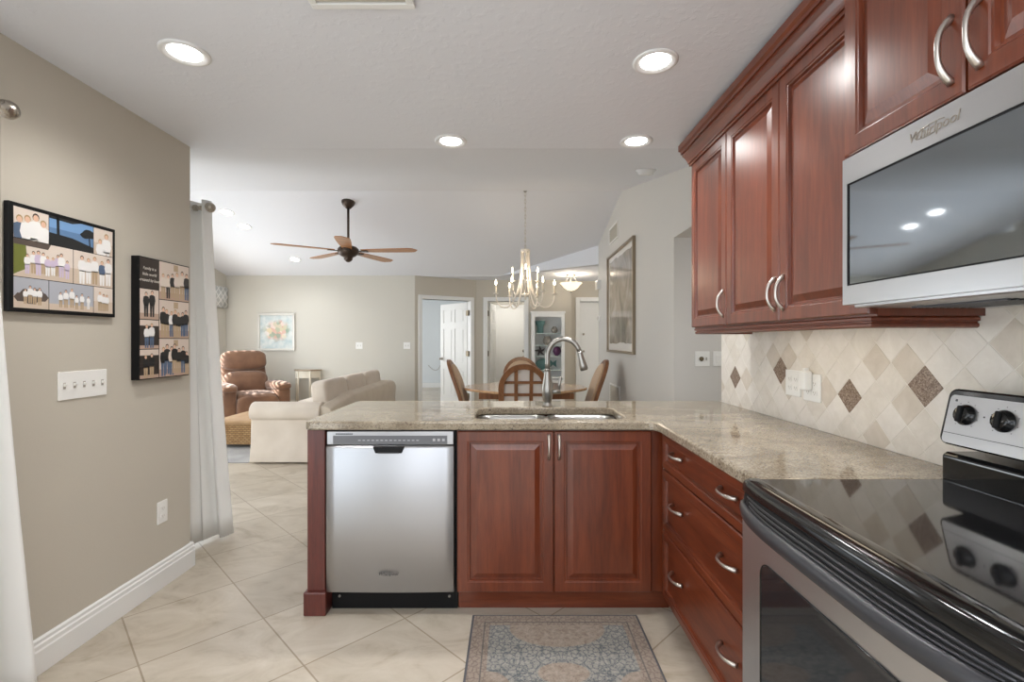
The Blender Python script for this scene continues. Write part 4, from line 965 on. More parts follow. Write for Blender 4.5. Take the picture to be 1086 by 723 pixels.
mb = MB(); mb.lathe([(0.0, -0.039), (0.012, -0.039), (0.012, -0.043), (0, -0.043)], (0.02, 0, 0), 12); mb.build('button', M['plate'], t)
t.location = (1.04, 3.77, vault(3.77)); t.rotation_euler = (orient(3.77), 0, 0)
t = thing('ceiling_vent', 'white air register in the kitchen ceiling at the top edge', 'vent', (-0.49, 1.52, ZK))
mb = MB(); 
for a in ((-0.66, -0.32, 1.585, 1.61), (-0.66, -0.32, 1.40, 1.425), (-0.66, -0.635, 1.425, 1.585), (-0.345, -0.32, 1.425, 1.585)): mb.box(*a, ZK-0.012, ZK)
mb.build('frame', M['white'], t, bevel=0.003)
mb = MB()
for i in range(7): mb.box(-0.635, -0.345, 1.432+i*0.022, 1.444+i*0.022, ZK-0.009, ZK-0.001)
mb.build('louvre', M['grille'], t)

# ------------------------------------------------------------------ ceiling fan
fx, fy = -2.03, 6.02; fz = 2.385
t = thing('ceiling_fan', 'five-blade bronze ceiling fan with wooden blades in the living room', 'ceiling fan', (fx, fy, fz))
mb = MB(); mb.lathe([(0.0, 0.03), (0.080, 0.03), (0.082, 0.0), (0.070, -0.03), (0.042, -0.06), (0.026, -0.075), (0, -0.075)], (fx, fy, vault(fy)-0.01), 28); mb.build('canopy', M['bronze'], t)
mb = MB(); mb.cyl((fx, fy, vault(fy)-0.06), (fx, fy, fz+0.10), 0.0145); mb.build('downrod', M['bronze'], t)
mb = MB(); mb.lathe([(0.02, 0.13), (0.03, 0.10), (0.05, 0.085), (0.10, 0.07), (0.125, 0.045), (0.13, 0.01), (0.115, -0.02), (0.085, -0.045), (0.06, -0.055), (0.05, -0.075), (0.052, -0.085), (0.035, -0.105), (0.015, -0.118), (0, -0.12)], (fx, fy, fz), 32); mb.build('motor_housing', M['bronze'], t)
for k in range(5):
    a = R(-76+72*k); T_ = Matrix.Translation((fx, fy, fz+0.02)) @ Matrix.Rotation(a, 4, 'Z') @ Matrix.Rotation(R(-5), 4, 'X')
    mb = MB(T_); n_ = 16; top = []; 
    for i in range(n_+1):
        q = i/n_; x = 0.17+0.70*q; w = 0.055+0.030*math.sin(min(q*1.25, 1)*PI/2)
        if q > 0.86: w *= math.sqrt(max(0.0, 1-((q-0.86)/0.14)**2))*0.98+0.02
        top.append((x, w))
    out = [(x, w) for x, w in top]+[(x, -w) for x, w in top[::-1]]
    mb.prism(out, -0.004, 0.004); bl = mb.build('blade', M['blade'], t, bevel=0.002)
    mb = MB(T_); mb.prism([(0.09, -0.03), (0.16, -0.022), (0.24, -0.045), (0.25, 0.0), (0.24, 0.045), (0.16, 0.022), (0.09, 0.03)], -0.012, -0.004); mb.build('blade_bracket', M['bronze'], bl)

# ------------------------------------------------------------------ chandelier
hx, hy = 0.157, 5.74
t = thing('chandelier', 'white nine-candle chandelier hanging on a chain over the dining table', 'chandelier', (hx, hy, 1.66))
mb = MB(); mb.lathe([(0, 0.0), (0.022, 0.0), (0.018, -0.01), (0.006, -0.018), (0, -0.018)], (hx, hy, vault(hy)), 16); mb.build('ceiling_hook', M['nickel'], t)
mb = MB(); zt = vault(hy)-0.015; nl = 15; zl = (zt-2.375)/nl
for i in range(nl):
    zc = zt-zl*(i+0.5); a = (i % 2)*PI/2
    mb.tube([(hx+0.009*math.cos(q/10*2*PI)*math.cos(a), hy+0.009*math.cos(q/10*2*PI)*math.sin(a), zc+zl*0.62*math.sin(q/10*2*PI)) for q in range(11)], 0.0028, 6)
mb.build('chain', M['grille'], t)
mb = MB(); mb.lathe([(0, 2.385), (0.012, 2.385), (0.014, 2.375), (0.052, 2.372), (0.055, 2.362), (0.055, 2.345), (0.048, 2.338), (0, 2.338)], (hx, hy, 0), 24); mb.build('crown_cap', M['ironwhite'], t)
mb = MB(); mb.lathe([(0, 1.90), (0.008, 1.90), (0.010, 1.86), (0.05, 1.84), (0.055, 1.832), (0.012, 1.825), (0.010, 1.80), (0.016, 1.785), (0.0, 1.77)], (hx, hy, 0), 16); mb.cyl((hx, hy, 1.88), (hx, hy, 2.345), 0.006); mb.build('centre_stem', M['ironwhite'], t)
def bez(P, n=22):
    out = []
    for i in range(n+1):
        q = i/n; out.append(tuple(sum(c_*p[k] for c_, p in zip(((1-q)**3, 3*q*(1-q)**2, 3*q*q*(1-q), q**3), P)) for k in (0, 1)))
    return out
def arm(a, rad, zc):
    ca, sa = math.cos(a), math.sin(a)
    r_in = 0.046
    prof_ = bez([(r_in, 2.345), (r_in, 2.05), (0.075*rad/0.347, zc+0.02), (0.15*rad/0.347+0.02, zc-0.13)], 14)+bez([(0.15*rad/0.347+0.02, zc-0.13), (0.24*rad/0.347+0.01, zc-0.20), (rad, zc-0.14), (rad, zc-0.005)], 14)[1:]
    mb = MB(); mb.tube([(hx+r*ca, hy+r*sa, z) for r, z in prof_], 0.0078, 8); ar = mb.build('arm', M['ironwhite'], t)
    c = (hx+rad*ca, hy+rad*sa, zc)
    mb = MB(); mb.lathe([(0, -0.012), (0.010, -0.010), (0.030, 0.004), (0.032, 0.008), (0.012, 0.006), (0.012, 0.012), (0, 0.012)], c, 16); mb.build('drip_pan', M['ironwhite'], ar)
    mb = MB(); mb.cyl((c[0], c[1], zc+0.006), (c[0], c[1], zc+0.105), 0.011, n=12); mb.build('candle_sleeve', M['candle'], ar)
    mb = MB(); mb.lathe([(0.006, 0.105), (0.011, 0.118), (0.012, 0.130), (0.008, 0.152), (0.002, 0.170), (0, 0.171)], c, 12); mb.build('bulb', M['bulb'], ar)
for k in range(6): arm(R(3+60*k), 0.347, 1.845)
for k in range(3): arm(R(-90+120*k), 0.175, 2.005)
l = bpy.data.lights.new('chandelier_glow', 'POINT'); l.energy = 7; l.color = (1, 0.85, 0.66); l.shadow_soft_size = 0.12
o = bpy.data.objects.new('chandelier_glow', l); COL.objects.link(o); o.location = (hx, hy, 2.05)
# entry light
ex, ey = 1.02, 8.40
t = thing('entry_ceiling_light', 'lit alabaster bowl semi-flush light on the entry ceiling', 'ceiling light', (ex, ey, 2.12))
mb = MB(); mb.lathe([(0, 0), (0.085, 0), (0.08, -0.022), (0.03, -0.035), (0.0, -0.035)], (ex, ey, ZE), 24); mb.cyl((ex, ey, ZE-0.03), (ex, ey, 2.14), 0.008); mb.build('canopy', M['nickel'], t)
mb = MB()
for k in range(3):
    a = R(90+120*k); mb.tube([(ex+0.03*math.cos(a), ey+0.03*math.sin(a), ZE-0.03), (ex+0.08*math.cos(a), ey+0.08*math.sin(a), ZE-0.08), (ex+0.12*math.cos(a), ey+0.12*math.sin(a), ZE-0.145)], 0.005, 6)
mb.build('bracket', M['nickel'], t)
mb = MB(); mb.lathe([(0.010, 0.0), (0.07, 0.018), (0.12, 0.055), (0.155, 0.10), (0.195, 0.135), (0.19, 0.138), (0.15, 0.108), (0.11, 0.06), (0.06, 0.026), (0.005, 0.01)], (ex, ey, 2.155), 32, caps=False); mb.build('bowl', M['alabaster'], t)
mb = MB(); mb.lathe([(0, -0.03), (0.010, -0.025), (0.014, -0.012), (0.02, 0.0), (0, 0.006)], (ex, ey, 2.150), 14); mb.build('finial', M['nickel'], t)
l = bpy.data.lights.new('entry_glow', 'POINT'); l.energy = 9; l.color = (1, 0.86, 0.68); l.shadow_soft_size = 0.1
o = bpy.data.objects.new('entry_glow', l); COL.objects.link(o); o.location = (ex, ey, 2.32)

# ------------------------------------------------------------------ doors
def six_panel(mb, w, h, t=0.035):
    mb.box(0, w, 0, h, 0.009, t-0.009)
    st = 0.11; cw = (w-2*st-0.09)/2
    rows = ((0.20, 0.72), (0.86, 1.52), (1.64, 1.90))
    for side in (0, 1):
        zz = (t-0.009, t) if side else (0.0, 0.009)
        # stiles and rails stand proud of the sunk panels
        mb.box(0, st, 0, h, *zz); mb.box(w-st, w, 0, h, *zz); mb.box(st+cw, st+cw+0.09, 0, h, *zz)
        zs = [0]+[q for r_ in rows for q in r_]+[h]
        for i in range(0, len(zs), 2):
            for u in (st, st+cw+0.09): mb.box(u, u+cw, zs[i], zs[i+1], *zz)
        for (a, b_) in rows:
            for u in (st, st+cw+0.09):
                z0_, z1_ = (zz[0], zz[1]-0.003) if side else (zz[0]+0.003, zz[1])
                mb.box(u+0.028, u+cw-0.028, a+0.028, b_-0.028, z0_, z1_)
    return mb
def knob_set(parent, fr, name='knob', mat=None):
    mb = MB(fr)
    mb.lathe([(0, 0), (0.03, 0), (0.03, 0.005), (0.010, 0.010), (0.010, 0.030), (0.024, 0.038), (0.028, 0.052), (0.018, 0.064), (0, 0.066)], n=18)
    return mb.build(name, mat or M['nickel_dark'], parent)
# bedroom door, opened into the bedroom
hp_ = FA @ Vector((1.090, 0.125, 0)); th = R(132)
T_ = Matrix.Translation((hp_.x, hp_.y, 0.01)) @ Matrix.Rotation(th, 4, 'Z') @ Matrix.Rotation(R(90), 4, 'X')
mb = six_panel(MB(T_), 0.90, 2.015); d3 = struct(mb.build('door_3', M['white'], loc=(hp_.x, hp_.y, 0.01)))
for zz in (0.036, -0.001):
    f_ = T_ @ Matrix.Translation((0.84, 0.92, zz)) @ (Matrix.Identity(4) if zz > 0 else Matrix.Rotation(PI, 4, 'X')); knob_set(d3, f_)
for zh in (0.25, 1.05, 1.82):
    mb = MB(FA); mb.box(1.066, 1.0985, 0.04, 0.128, zh-0.05, zh+0.05); mb.cyl((1.088, 0.135, zh-0.05), (1.088, 0.135, zh+0.05), 0.008); mb.build('hinge', M['brass_dark'], d3)
# utility doorway: leaf opened inward on the left and closed garage door behind
T_ = Matrix.Translation((-0.455, YF+0.145, 0.01)) @ Matrix.Rotation(R(83), 4, 'Z') @ Matrix.Rotation(R(90), 4, 'X')
mb = six_panel(MB(T_), 0.68, 2.015); d4 = struct(mb.build('door_4', M['white'], loc=(-0.455, YF+0.145, 0.01)))
knob_set(d4, T_ @ Matrix.Translation((0.62, 0.92, -0.001)) @ Matrix.Rotation(PI, 4, 'X'))
for zh in (0.25, 1.05, 1.82):
    mb = MB(); mb.box(-0.463, -0.452, YF+0.05, YF+0.10, zh-0.05, zh+0.05); mb.cyl((-0.452, YF+0.135, zh-0.05), (-0.452, YF+0.135, zh+0.05), 0.008); mb.build('hinge', M['brass_dark'], d4)
mb = MB(); mb.box(-0.42, 0.33, 10.885, 10.918, 0.01, 2.03); d5 = struct(mb.build('door_5', M['white'], bevel=0.003))
for zz, nm in ((0.93, 'knob'), (1.07, 'deadbolt')): knob_set(d5, FR('front', (0.26, 10.885, zz)), nm)
mb = MB()
for a in ((-0.49, -0.425, 0, 2.10), (0.335, 0.40, 0, 2.10), (-0.425, 0.335, 2.035, 2.10)): mb.box(a[0], a[1], 10.90, 10.919, a[2], a[3])
struct(mb.build('trim_4', M['white']))
# front entry door
T_ = Matrix.Translation((1.310, 9.44, 0.01)) @ Matrix.Rotation(R(90), 4, 'X')
mb = six_panel(MB(T_), 0.91, 2.035); d6 = struct(mb.build('door_6', M['white'], loc=(1.31, 9.42, 0.01)))
for zz, nm in ((0.90, 'knob'), (1.09, 'deadbolt'), (1.42, 'latch')):
    knob_set(d6, FR('front', (1.385, 9.405, zz)) @ Matrix.Scale(1.0 if nm == 'knob' else 0.7, 4), nm, M['nickel_dark'])
# loose cable on the bedroom wall
mb = MB(); mb.tube([(-2.32+0.55*q/20, 13.46, 0.62-0.14*math.sin(PI*min(q/14, 1))+(0.20*max(q-10, 0)/10)) for q in range(21)], 0.006, 6)
tag(mb.build('wall_cable', M['slot']), 'thin grey cable drooping along the pale blue bedroom wall', 'cable')

# ------------------------------------------------------------------ display cabinet with pottery
cx0, cx1, cyf, cyb = 0.36, 0.965, 8.90, 9.18
t = thing('display_cabinet', 'white display cabinet with open glass shelves between the two front doors', 'cabinet', ((cx0+cx1)/2, 9.05, 0))
mb = MB(); mb.box(cx0, cx0+0.03, cyf, cyb, 0, 1.80); mb.box(cx1-0.03, cx1, cyf, cyb, 0, 1.80); mb.box(cx0-0.015, cx1+0.015, cyf-0.015, cyb, 1.80, 1.835); mb.box(cx0, cx1, cyb-0.012, cyb, 0, 1.80); mb.box(cx0+0.03, cx1-0.03, cyf, cyb, 0.60, 0.63)
mb.box(cx0, cx0+0.06, cyf-0.008, cyf, 0.62, 1.73); mb.box(cx1-0.06, cx1, cyf-0.008, cyf, 0.62, 1.73); mb.box(cx0, cx1, cyf-0.008, cyf, 1.73, 1.80); mb.box(cx0, cx1, cyf, cyb, 0, 0.08)
mb.build('case', M['white'], t, bevel=0.003)
shz = (0.76, 1.015, 1.215, 1.435)
gl = plain('shelf_glass', S(214, 226, 222), 0.1)
for z in shz:
    mb = MB(); mb.box(cx0+0.03, cx1-0.03, cyf+0.005, cyb-0.014, z-0.012, z); mb.build('shelf', gl, t)
for (z0_, z1_) in ((0.36, 0.58), (0.10, 0.34)):
    d = raised_panel(MB(FR('front', (0, cyf-0.001, 0))), cx0+0.02, cx1-0.02, z0_, z1_, 0, 0.016, 0.03, True).build('drawer', M['white'], t)
    mb = MB(FR('front', (0, cyf-0.015, 0))); mb.lathe([(0, 0), (0.008, 0), (0.008, 0.012), (0.014, 0.02), (0, 0.026)], c=((cx0+cx1)/2, (z0_+z1_)/2, 0), n=12); mb.build('knob', M['nickel'], d)
pot = lambda n, a, b_: stone(n, a, b_)
M['teal'] = pot('teal_glaze', S(70, 108, 108), S(110, 146, 142)); M['clay'] = pot('grey_brown_clay', S(120, 112, 104), S(172, 164, 154)); M['plum'] = pot('plum_glass', S(80, 40, 74), S(120, 70, 108)); M['iron'] = pot('dark_sculpture_metal', S(50, 42, 44), S(76, 64, 64))
mb = MB(); mb.lathe([(0, 0), (0.055, 0), (0.062, 0.02), (0.058, 0.09), (0.062, 0.13), (0.085, 0.17), (0.098, 0.225), (0.092, 0.226), (0.075, 0.17), (0.05, 0.12), (0, 0.05)], (0.525, 9.04, shz[3]), 24)
tag(mb.build('vase', M['teal']), 'teal flared vase on the top shelf of the white display cabinet', 'vase')
mb = MB(); mb.lathe([(0, 0), (0.03, 0), (0.058, 0.03), (0.066, 0.06), (0.055, 0.095), (0.035, 0.11), (0.035, 0.125), (0.028, 0.125), (0.02, 0.1), (0, 0.08)], (0.79, 9.04, shz[3]), 20)
tag(mb.build('pot', M['clay']), 'small round grey pot beside the teal vase on the top shelf', 'pot', 'clay pots in the display cabinet')
mb = MB(); mb.lathe([(0, 0), (0.04, 0), (0.075, 0.04), (0.088, 0.08), (0.07, 0.125), (0.055, 0.14), (0.068, 0.165), (0.06, 0.165), (0.045, 0.14), (0, 0.1)], (0.655, 9.04, shz[2]), 22)
tag(mb.build('pot', M['clay']), 'round grey clay pot with flared lip alone on the second shelf', 'pot', 'clay pots in the display cabinet')
mb = MB(FR('front', (0.525, 9.04, shz[1]+0.085)))
for k in range(5):
    a = R(90+72*k); mb.tube([(0, 0, 0), (0.05*math.cos(a), 0.05*math.sin(a), 0.0), (0.10*math.cos(a+0.2), 0.10*math.sin(a+0.2)+0.001, 0.0)], [0.026, 0.018, 0.006], 8)
tag(mb.build('starfish_sculpture', M['iron']), 'dark starfish-shaped sculpture on the third shelf', 'sculpture')
mb = MB(); mb.lathe([(0, 0), (0.03, 0), (0.032, 0.01), (0.055, 0.035), (0.078, 0.085), (0.06, 0.145), (0.03, 0.17), (0, 0.172)], (0.835, 9.04, shz[1]), 20)
tag(mb.build('glass_orb', M['plum']), 'plum purple glass orb at right end of the third shelf', 'ornament')
F_ = FR('front', (0.63, 9.04, shz[0]+0.11)); mb = MB(F_)
mb.sup((-0.03, 0, 0), (0.16, 0.095, 0.02), 1.0, 1.0, nu=24, nv=10); mb.prism([(0.10, 0.0), (0.20, 0.07), (0.19, 0.0), (0.20, -0.07)], -0.006, 0.006); mb.box(-0.09, 0.03, -0.11, -0.088, -0.035, 0.035)
tag(mb.build('fish_sculpture', M['teal']), 'dark teal fish-shaped ornament on the lowest open shelf', 'sculpture')

# ------------------------------------------------------------------ dining table and chairs
tx, ty = 0.157, 5.77
t = thing('dining_table', 'honey oak dining table with clipped corners under the chandelier', 'table', (tx, ty, 0))
def soft_oct(a, b_, e=0.62, n=64): return [(tx+a*math.copysign(abs(math.cos(2*PI*i/n))**e, math.cos(2*PI*i/n)), ty+b_*math.copysign(abs(math.sin(2*PI*i/n))**e, math.sin(2*PI*i/n))) for i in range(n)]
def clipped(a, b_, c):
    pts = [(a, -b_*c), (a, b_*c), (a*c*0.9, b_), (-a*c*0.9, b_), (-a, b_*c), (-a, -b_*c), (-a*c*0.9, -b_), (a*c*0.9, -b_)]
    pts = [Vector(p) for p in pts]
    for _ in range(3):
        q = []
        for i in range(len(pts)): A, B = pts[i], pts[(i+1) % len(pts)]; q += [A*0.8+B*0.2, A*0.2+B*0.8]
        pts = q
    return [(tx+p.x, ty+p.y) for p in pts]
mb = MB(); mb.prism(clipped(0.725, 0.74, 0.30), 0.722, 0.750); mb.build('tabletop', M['oak_top'], t, bevel=0.008, seg=3)
mb = MB(); mb.box(tx-0.52, tx+0.52, ty-0.48, ty+0.48, 0.655, 0.722); mb.build('apron', M['oak'], t, bevel=0.004)
mb = MB(); mb.lathe([(0.0, 0), (0.14, 0.06), (0.10, 0.12), (0.06, 0.2), (0.08, 0.35), (0.055, 0.5), (0.11, 0.64), (0, 0.655)], (tx, ty, 0.02), 24); mb.build('pedestal', M['oak'], t)
mb = MB()
for k in range(4):
    a = R(45+90*k); mb.tube([(tx+0.08*math.cos(a), ty+0.08*math.sin(a), 0.15), (tx+0.22*math.cos(a), ty+0.22*math.sin(a), 0.10), (tx+0.36*math.cos(a), ty+0.36*math.sin(a), 0.03)], [0.04, 0.032, 0.028], 8)
mb.build('pedestal_foot', M['oak'], t)
# chair: faces +y locally
def lean(z): q = max(0.0, (z-0.45)/0.6); return -0.215-0.20*q**1.25
ch_ = thing('dining_chair', '', 'chair', (0, 0, 0), 'arched dining chairs')
mb = MB(); mb.sup((0, 0.01, 0.455), (0.235, 0.225, 0.035), 0.5, 0.35); mb.build('seat_cushion', M['upholstery_tan'], ch_)
mb = MB(); mb.box(-0.22, 0.22, -0.20, 0.22, 0.375, 0.425); mb.build('seat_frame', M['oak'], ch_, bevel=0.006)
for sx_ in (-1, 1):
    mb = MB(); mb.tube([(sx_*0.20, 0.20, 0.40), (sx_*0.205, 0.205, 0.0)], [0.021, 0.015], 8); mb.build('leg', M['oak'], ch_)
    mb = MB(); mb.tube([(sx_*0.20, -0.20, 0.42), (sx_*0.205, -0.24, 0.2), (sx_*0.21, -0.29, 0.0)], [0.021, 0.019, 0.015], 8); mb.build('leg', M['oak'], ch_)
def band(mb, pts, w, d):   # bent strip: rectangular section swept in the back plane (x, z), thickness d along y
    rs = []
    for i, (x, z) in enumerate(pts):
        a = Vector(pts[max(i-1, 0)]); b_ = Vector(pts[min(i+1, len(pts)-1)]); tn = (b_-a).normalized(); n_ = Vector((-tn.y, tn.x))
        i0 = Vector((x, z))+n_*w/2; o0 = Vector((x, z))-n_*w/2
        rs.append([(i0.x, lean(i0.y)-d/2, i0.y), (o0.x, lean(o0.y)-d/2, o0.y), (o0.x, lean(o0.y)+d/2, o0.y), (i0.x, lean(i0.y)+d/2, i0.y)])
    mb.rings(rs, smooth=False)
RA = 0.222; zc_ = 0.815
archp = [(-RA+0.01, 0.40), (-RA, 0.55), (-RA, 0.70)]+[(RA*math.cos(R(180-180*i/20)), zc_+RA*1.02*math.sin(R(180-180*i/20))) for i in range(21)]+[(RA, 0.70), (RA, 0.55), (RA-0.01, 0.40)]
mb = MB(); band(mb, archp, 0.056, 0.042); mb.build('back_frame', M['oak'], ch_, bevel=0.005)
mb = MB()
for x in (-0.075, 0.075):
    zt_ = zc_+math.sqrt(RA**2-x*x); band(mb, [(x, 0.47+(zt_-0.47)*i/10) for i in range(11)], 0.036, 0.018)
mb.build('lattice_upright', M['oak'], ch_)
mb = MB()
for z in (0.50, 0.630, 0.757, 0.882):
    hw = RA if z < zc_ else math.sqrt(RA**2-(z-zc_)**2); band(mb, [(-hw+2*hw*i/8, z) for i in range(9)], 0.028, 0.016)
mb.build('lattice_rail', M['oak'], ch_)
mb = MB(); n_ = 24; ring = [(RA*0.93*math.cos(R(180*i/n_)), zc_+RA*0.93*math.sin(R(180*i/n_))) for i in range(n_+1)]+[(-RA*0.93, 0.50), (RA*0.93, 0.50)]
mb.rings([[(x*s_, lean(z)+o_, 0.5+(z-0.5)*(1 if s_ == 1 else 0.985)) for x, z in ring] for o_, s_ in ((0.018, 1), (0.036, 1), (0.050, 0.95))], smooth=False); mb.build('back_cushion', M['upholstery_tan'], ch_, bevel=0.006)
mb = MB(); mb.rings([[(x, lean(z)+o_, z) for x, z in ring] for o_ in (0.011, 0.018)], smooth=False); mb.build('back_panel', M['upholstery'], ch_)
ch_['label'] = 'arched oak lattice-back dining chair nearest the kitchen, back turned to camera'
ch_.location = (0.115, 5.12, 0)
dup(ch_, (0.125, 6.36, 0), PI, 'arched oak dining chair across the table, behind the near chair')
dup(ch_, (-0.33, 5.77, 0), -PI/2, 'oak dining chair seen edge-on at the left end of the table')
dup(ch_, (0.70, 5.77, 0), PI/2, 'oak dining chair seen edge-on at the right, near the dining wall')

# ------------------------------------------------------------------ living room
mb = MB(); mb.box(-5.0, -2.79, 5.13, 7.0, 0, 0.008)
tag(mb.build('area_rug', M['rug_grey'], bevel=0.003), 'grey living room area rug under the woven ottoman', 'rug')
# sofa faces -x
t = thing('sofa', 'cream slipcovered sofa with rolled arm and three back cushions', 'sofa', (-2.33, 6.5, 0))
sy0, sy1 = 5.09, 7.95; sx0, sx1 = -2.75, -1.90
mb = MB(); mb.rings([[(sx0+i, sy0+0.06+i, z) if k_ == 0 else ((sx1-0.02-i, sy0+0.06+i, z) if k_ == 1 else ((sx1-0.02-i, sy1-0.06-i, z) if k_ == 2 else (sx0+i, sy1-0.06-i, z))) for k_ in range(4)] for i, z in ((-0.012, 0.015), (0.0, 0.2), (0.004, 0.42))], smooth=False); mb.build('skirted_base', M['linen'], t, bevel=0.02, seg=3)
def arm_prof(y0, sgn):
    # rolled-arm section in (y, z); y0 = outer face, sgn = direction inwards
    pts = [(0.02, 0.015), (0.045, 0.20), (0.058, 0.46)]
    for i in range(13):
        a = R(215-250*i/12); pts.append((0.115+0.112*math.cos(a), 0.535+0.108*math.sin(a)))
    pts += [(0.205, 0.44), (0.21, 0.015)]
    return [(y0+sgn*a, z) for a, z in pts]
for y0_, sg in ((sy0-0.02, 1), (sy1+0.02, -1)):
    p = arm_prof(y0_, sg)
    mb = MB(); mb.rings([[(x, y, z) for y, z in p] for x in (sx0-0.008, sx0+0.01, sx0+0.4, sx1-0.12)]); mb.build('arm', M['linen'], t, bevel=0.012, seg=2)
# back: top dips into the near arm
mb = MB(); rs = []
for i in range(13):
    q = i/12; y = sy0+0.03+(sy1-sy0-0.06)*q; h = 0.60+0.075*min(1, q*4)*1.0
    if q > 0.92: h = 0.655
    pr = [(-2.14, 0.02), (-2.13, 0.45), (-2.10, h-0.04), (-2.06, h), (-1.97, h), (-1.915, h-0.03), (-1.89, h-0.10), (-1.90, 0.4), (-1.885, 0.02)]
    rs.append([(x, y, z) for x, z in pr])
mb.rings(rs); mb.build('backrest', M['linen_shaded'], t, bevel=0.012)
for i in range(3):
    y = 5.34+0.38+i*0.755
    T_ = Matrix.Rotation(R(-8), 4, 'Y')
    mb = MB(); mb.sup((-2.115, y-0.03, 0.635), (0.095, 0.375, 0.215), 0.32, 0.32, T_); mb.build('back_cushion', M['linen'], t)
    mb = MB(); mb.sup((-2.46, y-0.0, 0.45), (0.30, 0.372, 0.085), 0.35, 0.3); mb.build('seat_cushion', M['linen'], t)
# ottoman
t = thing('ottoman', 'low woven seagrass ottoman on the grey rug beside the sofa', 'ottoman', (-3.2, 6.35, 0.008))
mb = MB(); mb.box(-3.62, -2.80, 5.82, 6.85, 0.045, 0.285); mb.build('woven_base', M['wicker'], t, bevel=0.012, seg=3)
mb = MB(); mb.sup((-3.21, 6.335, 0.305), (0.415, 0.52, 0.035), 0.35, 0.15, nu=48); mb.build('woven_top', M['wicker_top'], t)
for x in (-3.56, -2.86):
    for y in (5.88, 6.79):
        mb = MB(); mb.cyl((x, y, 0.008), (x, y, 0.05), 0.02, 0.026); mb.build('foot', M['bronze'], t)
# recliner, built facing -y then turned
t = thing('recliner', 'brown suede recliner armchair in the far left living room corner', 'armchair', (0, 0, 0))
mb = MB(); mb.box(-0.38, 0.38, -0.34, 0.36, 0.03, 0.30); mb.build('base', M['suede'], t, bevel=0.03, seg=3)
Tb = Matrix.Rotation(R(-16), 4, 'X')
mb = MB(); mb.sup((0, 0.20, 0.60), (0.33, 0.15, 0.20), 0.55, 0.5, Tb); mb.sup((0, 0.30, 0.965), (0.335, 0.135, 0.165), 0.55, 0.5, Tb); mb.sup((0, 0.30, 0.72), (0.33, 0.11, 0.38), 0.45, 0.4, Tb); mb.build('backrest', M['suede'], t)
mb = MB(); mb.sup((0, -0.12, 0.41), (0.30, 0.38, 0.10), 0.5, 0.45); mb.build('seat_cushion', M['suede'], t)
mb = MB(); mb.sup((0, -0.44, 0.27), (0.30, 0.08, 0.20), 0.5, 0.4); mb.build('footrest', M['suede'], t)
for s_ in (-1, 1):
    mb = MB(); mb.sup((s_*0.385, -0.06, 0.31), (0.115, 0.40, 0.28), 0.3, 0.35); ar = mb.build('arm', M['suede'], t)
    mb = MB(); mb.sup((s_*0.385, -0.07, 0.575), (0.135, 0.42, 0.075), 0.7, 0.5); mb.build('arm_pad', M['suede'], ar)
t.location = (-4.18, 7.72, 0.0); t.rotation_euler = (0, 0, R(44))
# half-round side table
t = thing('side_table', 'small cream half-round side table with brown top against the back wall', 'table', (-3.56, 8.3, 0))
half = [(-3.56+0.235*math.cos(R(180+180*i/20)), 8.50+0.235*math.sin(R(180+180*i/20))) for i in range(21)]
mb = MB(); mb.prism(half, 0.775, 0.797); mb.build('tabletop', wood('weathered_top', S(150, 130, 106), S(170, 150, 124), S(186, 166, 140), 'X'), t, bevel=0.004)
M['cream'] = plain('cream_paint', S(222, 214, 198), 0.5)
half2 = [(-3.56+0.205*math.cos(R(180+180*i/20)), 8.49+0.205*math.sin(R(180+180*i/20))) for i in range(21)]
mb = MB(); mb.prism(half2, 0.655, 0.775); mb.build('apron', M['cream'], t)
for a in (182, 240, 300, 358):
    x, y = -3.56+0.205*math.cos(R(a)), 8.485+0.205*math.sin(R(a))
    mb = MB(); mb.tube([(x, y, 0.775), (x, y, 0.65), (x, y, 0.0)], [0.019, 0.018, 0.012], 8); mb.build('leg', M['cream'], t)
# painting
m, nt, b = newmat('floral_painting')
v = coords(nt); sx = N(nt, 'ShaderNodeSeparateXYZ'); nt.links.new(v, sx.inputs[0])
vo = N(nt, 'ShaderNodeTexVoronoi', Scale=16.0); nt.links.new(v, vo.inputs['Vector'])
hs = ramp(nt, vo.outputs['Color'], [(0.0, S(196, 122, 100)), (0.25, S(236, 226, 218)), (0.45, S(216, 170, 150)), (0.6, S(150, 170, 152)), (0.8, S(230, 212, 176)), (1.0, S(130, 156, 180))])
n1 = N(nt, 'ShaderNodeTexNoise', Scale=9.0, Detail=4.0); nt.links.new(v, n1.inputs['Vector'])
bgc = ramp(nt, n1.outputs['Fac'], [(0.35, S(184, 200, 202)), (0.65, S(222, 224, 220))])
nt_m = nt
dist = N(nt, 'ShaderNodeVectorMath'); dist.operation = 'LENGTH'; mp2 = N(nt, 'ShaderNodeMapping'); mp2.inputs['Location'].default_value = (0, 0, -0.36*1.3); mp2.inputs['Scale'].default_value = (1, 0, 1.3)
tcx = N(nt, 'ShaderNodeTexCoord'); nt.links.new(tcx.outputs['Object'], mp2.inputs['Vector']); nt.links.new(mp2.outputs['Vector'], dist.inputs[0])
ad = N(nt, 'ShaderNodeMath'); ad.operation = 'MULTIPLY_ADD'; ad.inputs[1].default_value = 0.25; nt.links.new(n1.outputs['Fac'], ad.inputs[0]); nt.links.new(dist.outputs['Value'], ad.inputs[2])
mk = ramp(nt, ad.outputs[0], [(0.30, (1, 1, 1, 1)), (0.38, (0, 0, 0, 1))])
nt.links.new(mixc(nt, mk.outputs['Color'], bgc.outputs['Color'], hs.outputs['Color']), b.inputs['Base Color']); b.inputs['Roughness'].default_value = 0.6
t = thing('painting', 'square pastel flower painting in a pale frame on the back wall', 'picture', (-4.14, YE, 1.12))
FP = FR('front', (-4.14, YE, 1.12))
mb = MB(FP)
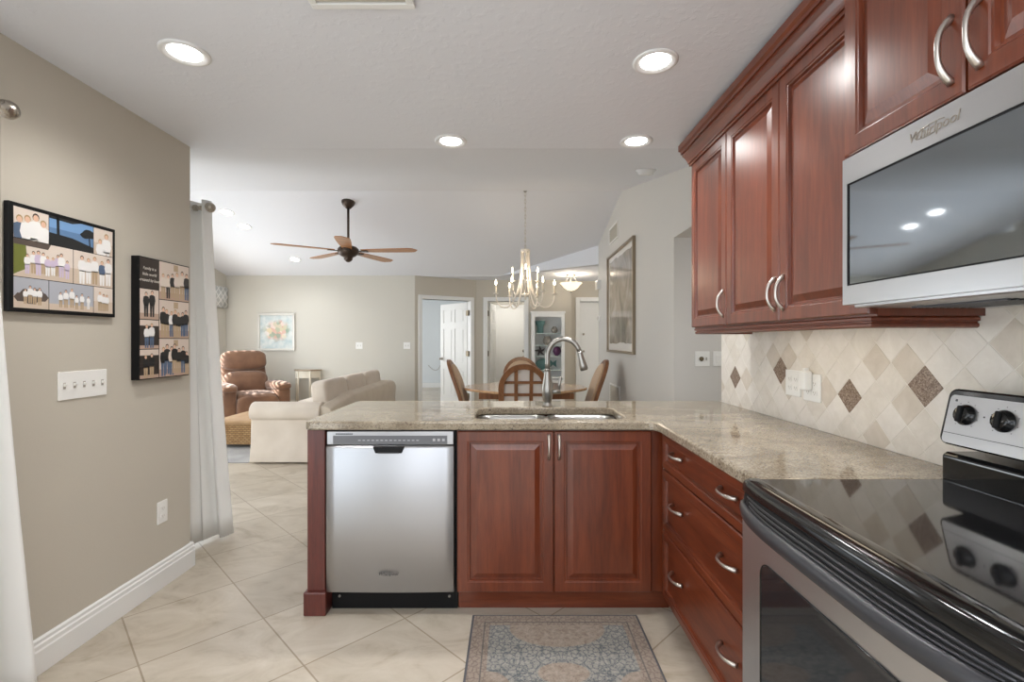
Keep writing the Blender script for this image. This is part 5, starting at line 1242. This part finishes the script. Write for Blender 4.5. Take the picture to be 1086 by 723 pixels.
for a in ((-0.325, 0.325, 0, 0.04), (-0.325, 0.325, 0.62, 0.66), (-0.325, -0.285, 0.04, 0.62), (0.285, 0.325, 0.04, 0.62)): mb.box(*a, 0, 0.035)
mb.build('frame', plain('pale_silver_frame', S(206, 202, 194), 0.4, 0.2), t, bevel=0.004)
mb = MB(FP); mb.box(-0.29, 0.29, 0.035, 0.625, 0.0, 0.016); mb.build('canvas', m, t)
toggle_plate('wall_switch', 'small white switch plate on the back wall above the sofa cushions', FR('front', (-2.69, YE, 1.21)), 2, 0.118, 0.116)
toggle_plate('wall_switch', 'small white switch plate at right end of the back wall, near the bedroom door', FR('front', (-1.85, YE, 1.21)), 2, 0.118, 0.116)
# window valance and blind
m, nt, b = newmat('grey_lattice_fabric'); vo = N(nt, 'ShaderNodeTexVoronoi', Scale=11.0); vo.feature = 'DISTANCE_TO_EDGE'; vo.inputs['Randomness'].default_value = 0.0
nt.links.new(coords(nt, (1, 1, 1), (R(45), 0, 0)), vo.inputs['Vector']); r1 = ramp(nt, vo.outputs['Distance'], [(0.08, S(240, 240, 238)), (0.14, S(196, 198, 198))]); nt.links.new(r1.outputs['Color'], b.inputs['Base Color'])
t = thing('window_valance', 'patterned grey and white valance over the far left window', 'valance', (-5.0, 7.72, 1.86))
mb = MB(); rs = []
for i in range(33):
    y = 6.95+1.55*i/32; s_ = 0.008*math.sin(i*1.4); rs.append([(-4.98+s_, y, 1.86+0.01*math.sin(i)), (-4.975, y, 2.22), (-5.0, y, 2.22), (-5.0, y, 1.87)])
mb.rings(rs); mb.build('cloth', m, t)
mb = MB(); mb.box(-5.03, -4.985, 6.96, 8.49, 2.205, 2.225); mb.build('mounting_board', M['white'], t)
t = thing('window_blind', 'white slatted blind in the far left window behind the valance', 'blind', (-5.05, 7.72, 0.8))
mb = MB()
for i in range(19):
    z = 0.80+i*0.072; mb.box(-0.024, 0.024, 6.66, 7.99, -0.0012, 0.0012, Matrix.Translation((-5.07, 0, z)) @ Matrix.Rotation(R(-4), 4, 'Y'))
mb.build('slats', M['white'], t)
mb = MB(); mb.box(-5.10, -5.04, 6.66, 7.99, 2.135, 2.165); mb.build('headrail', M['white'], t)
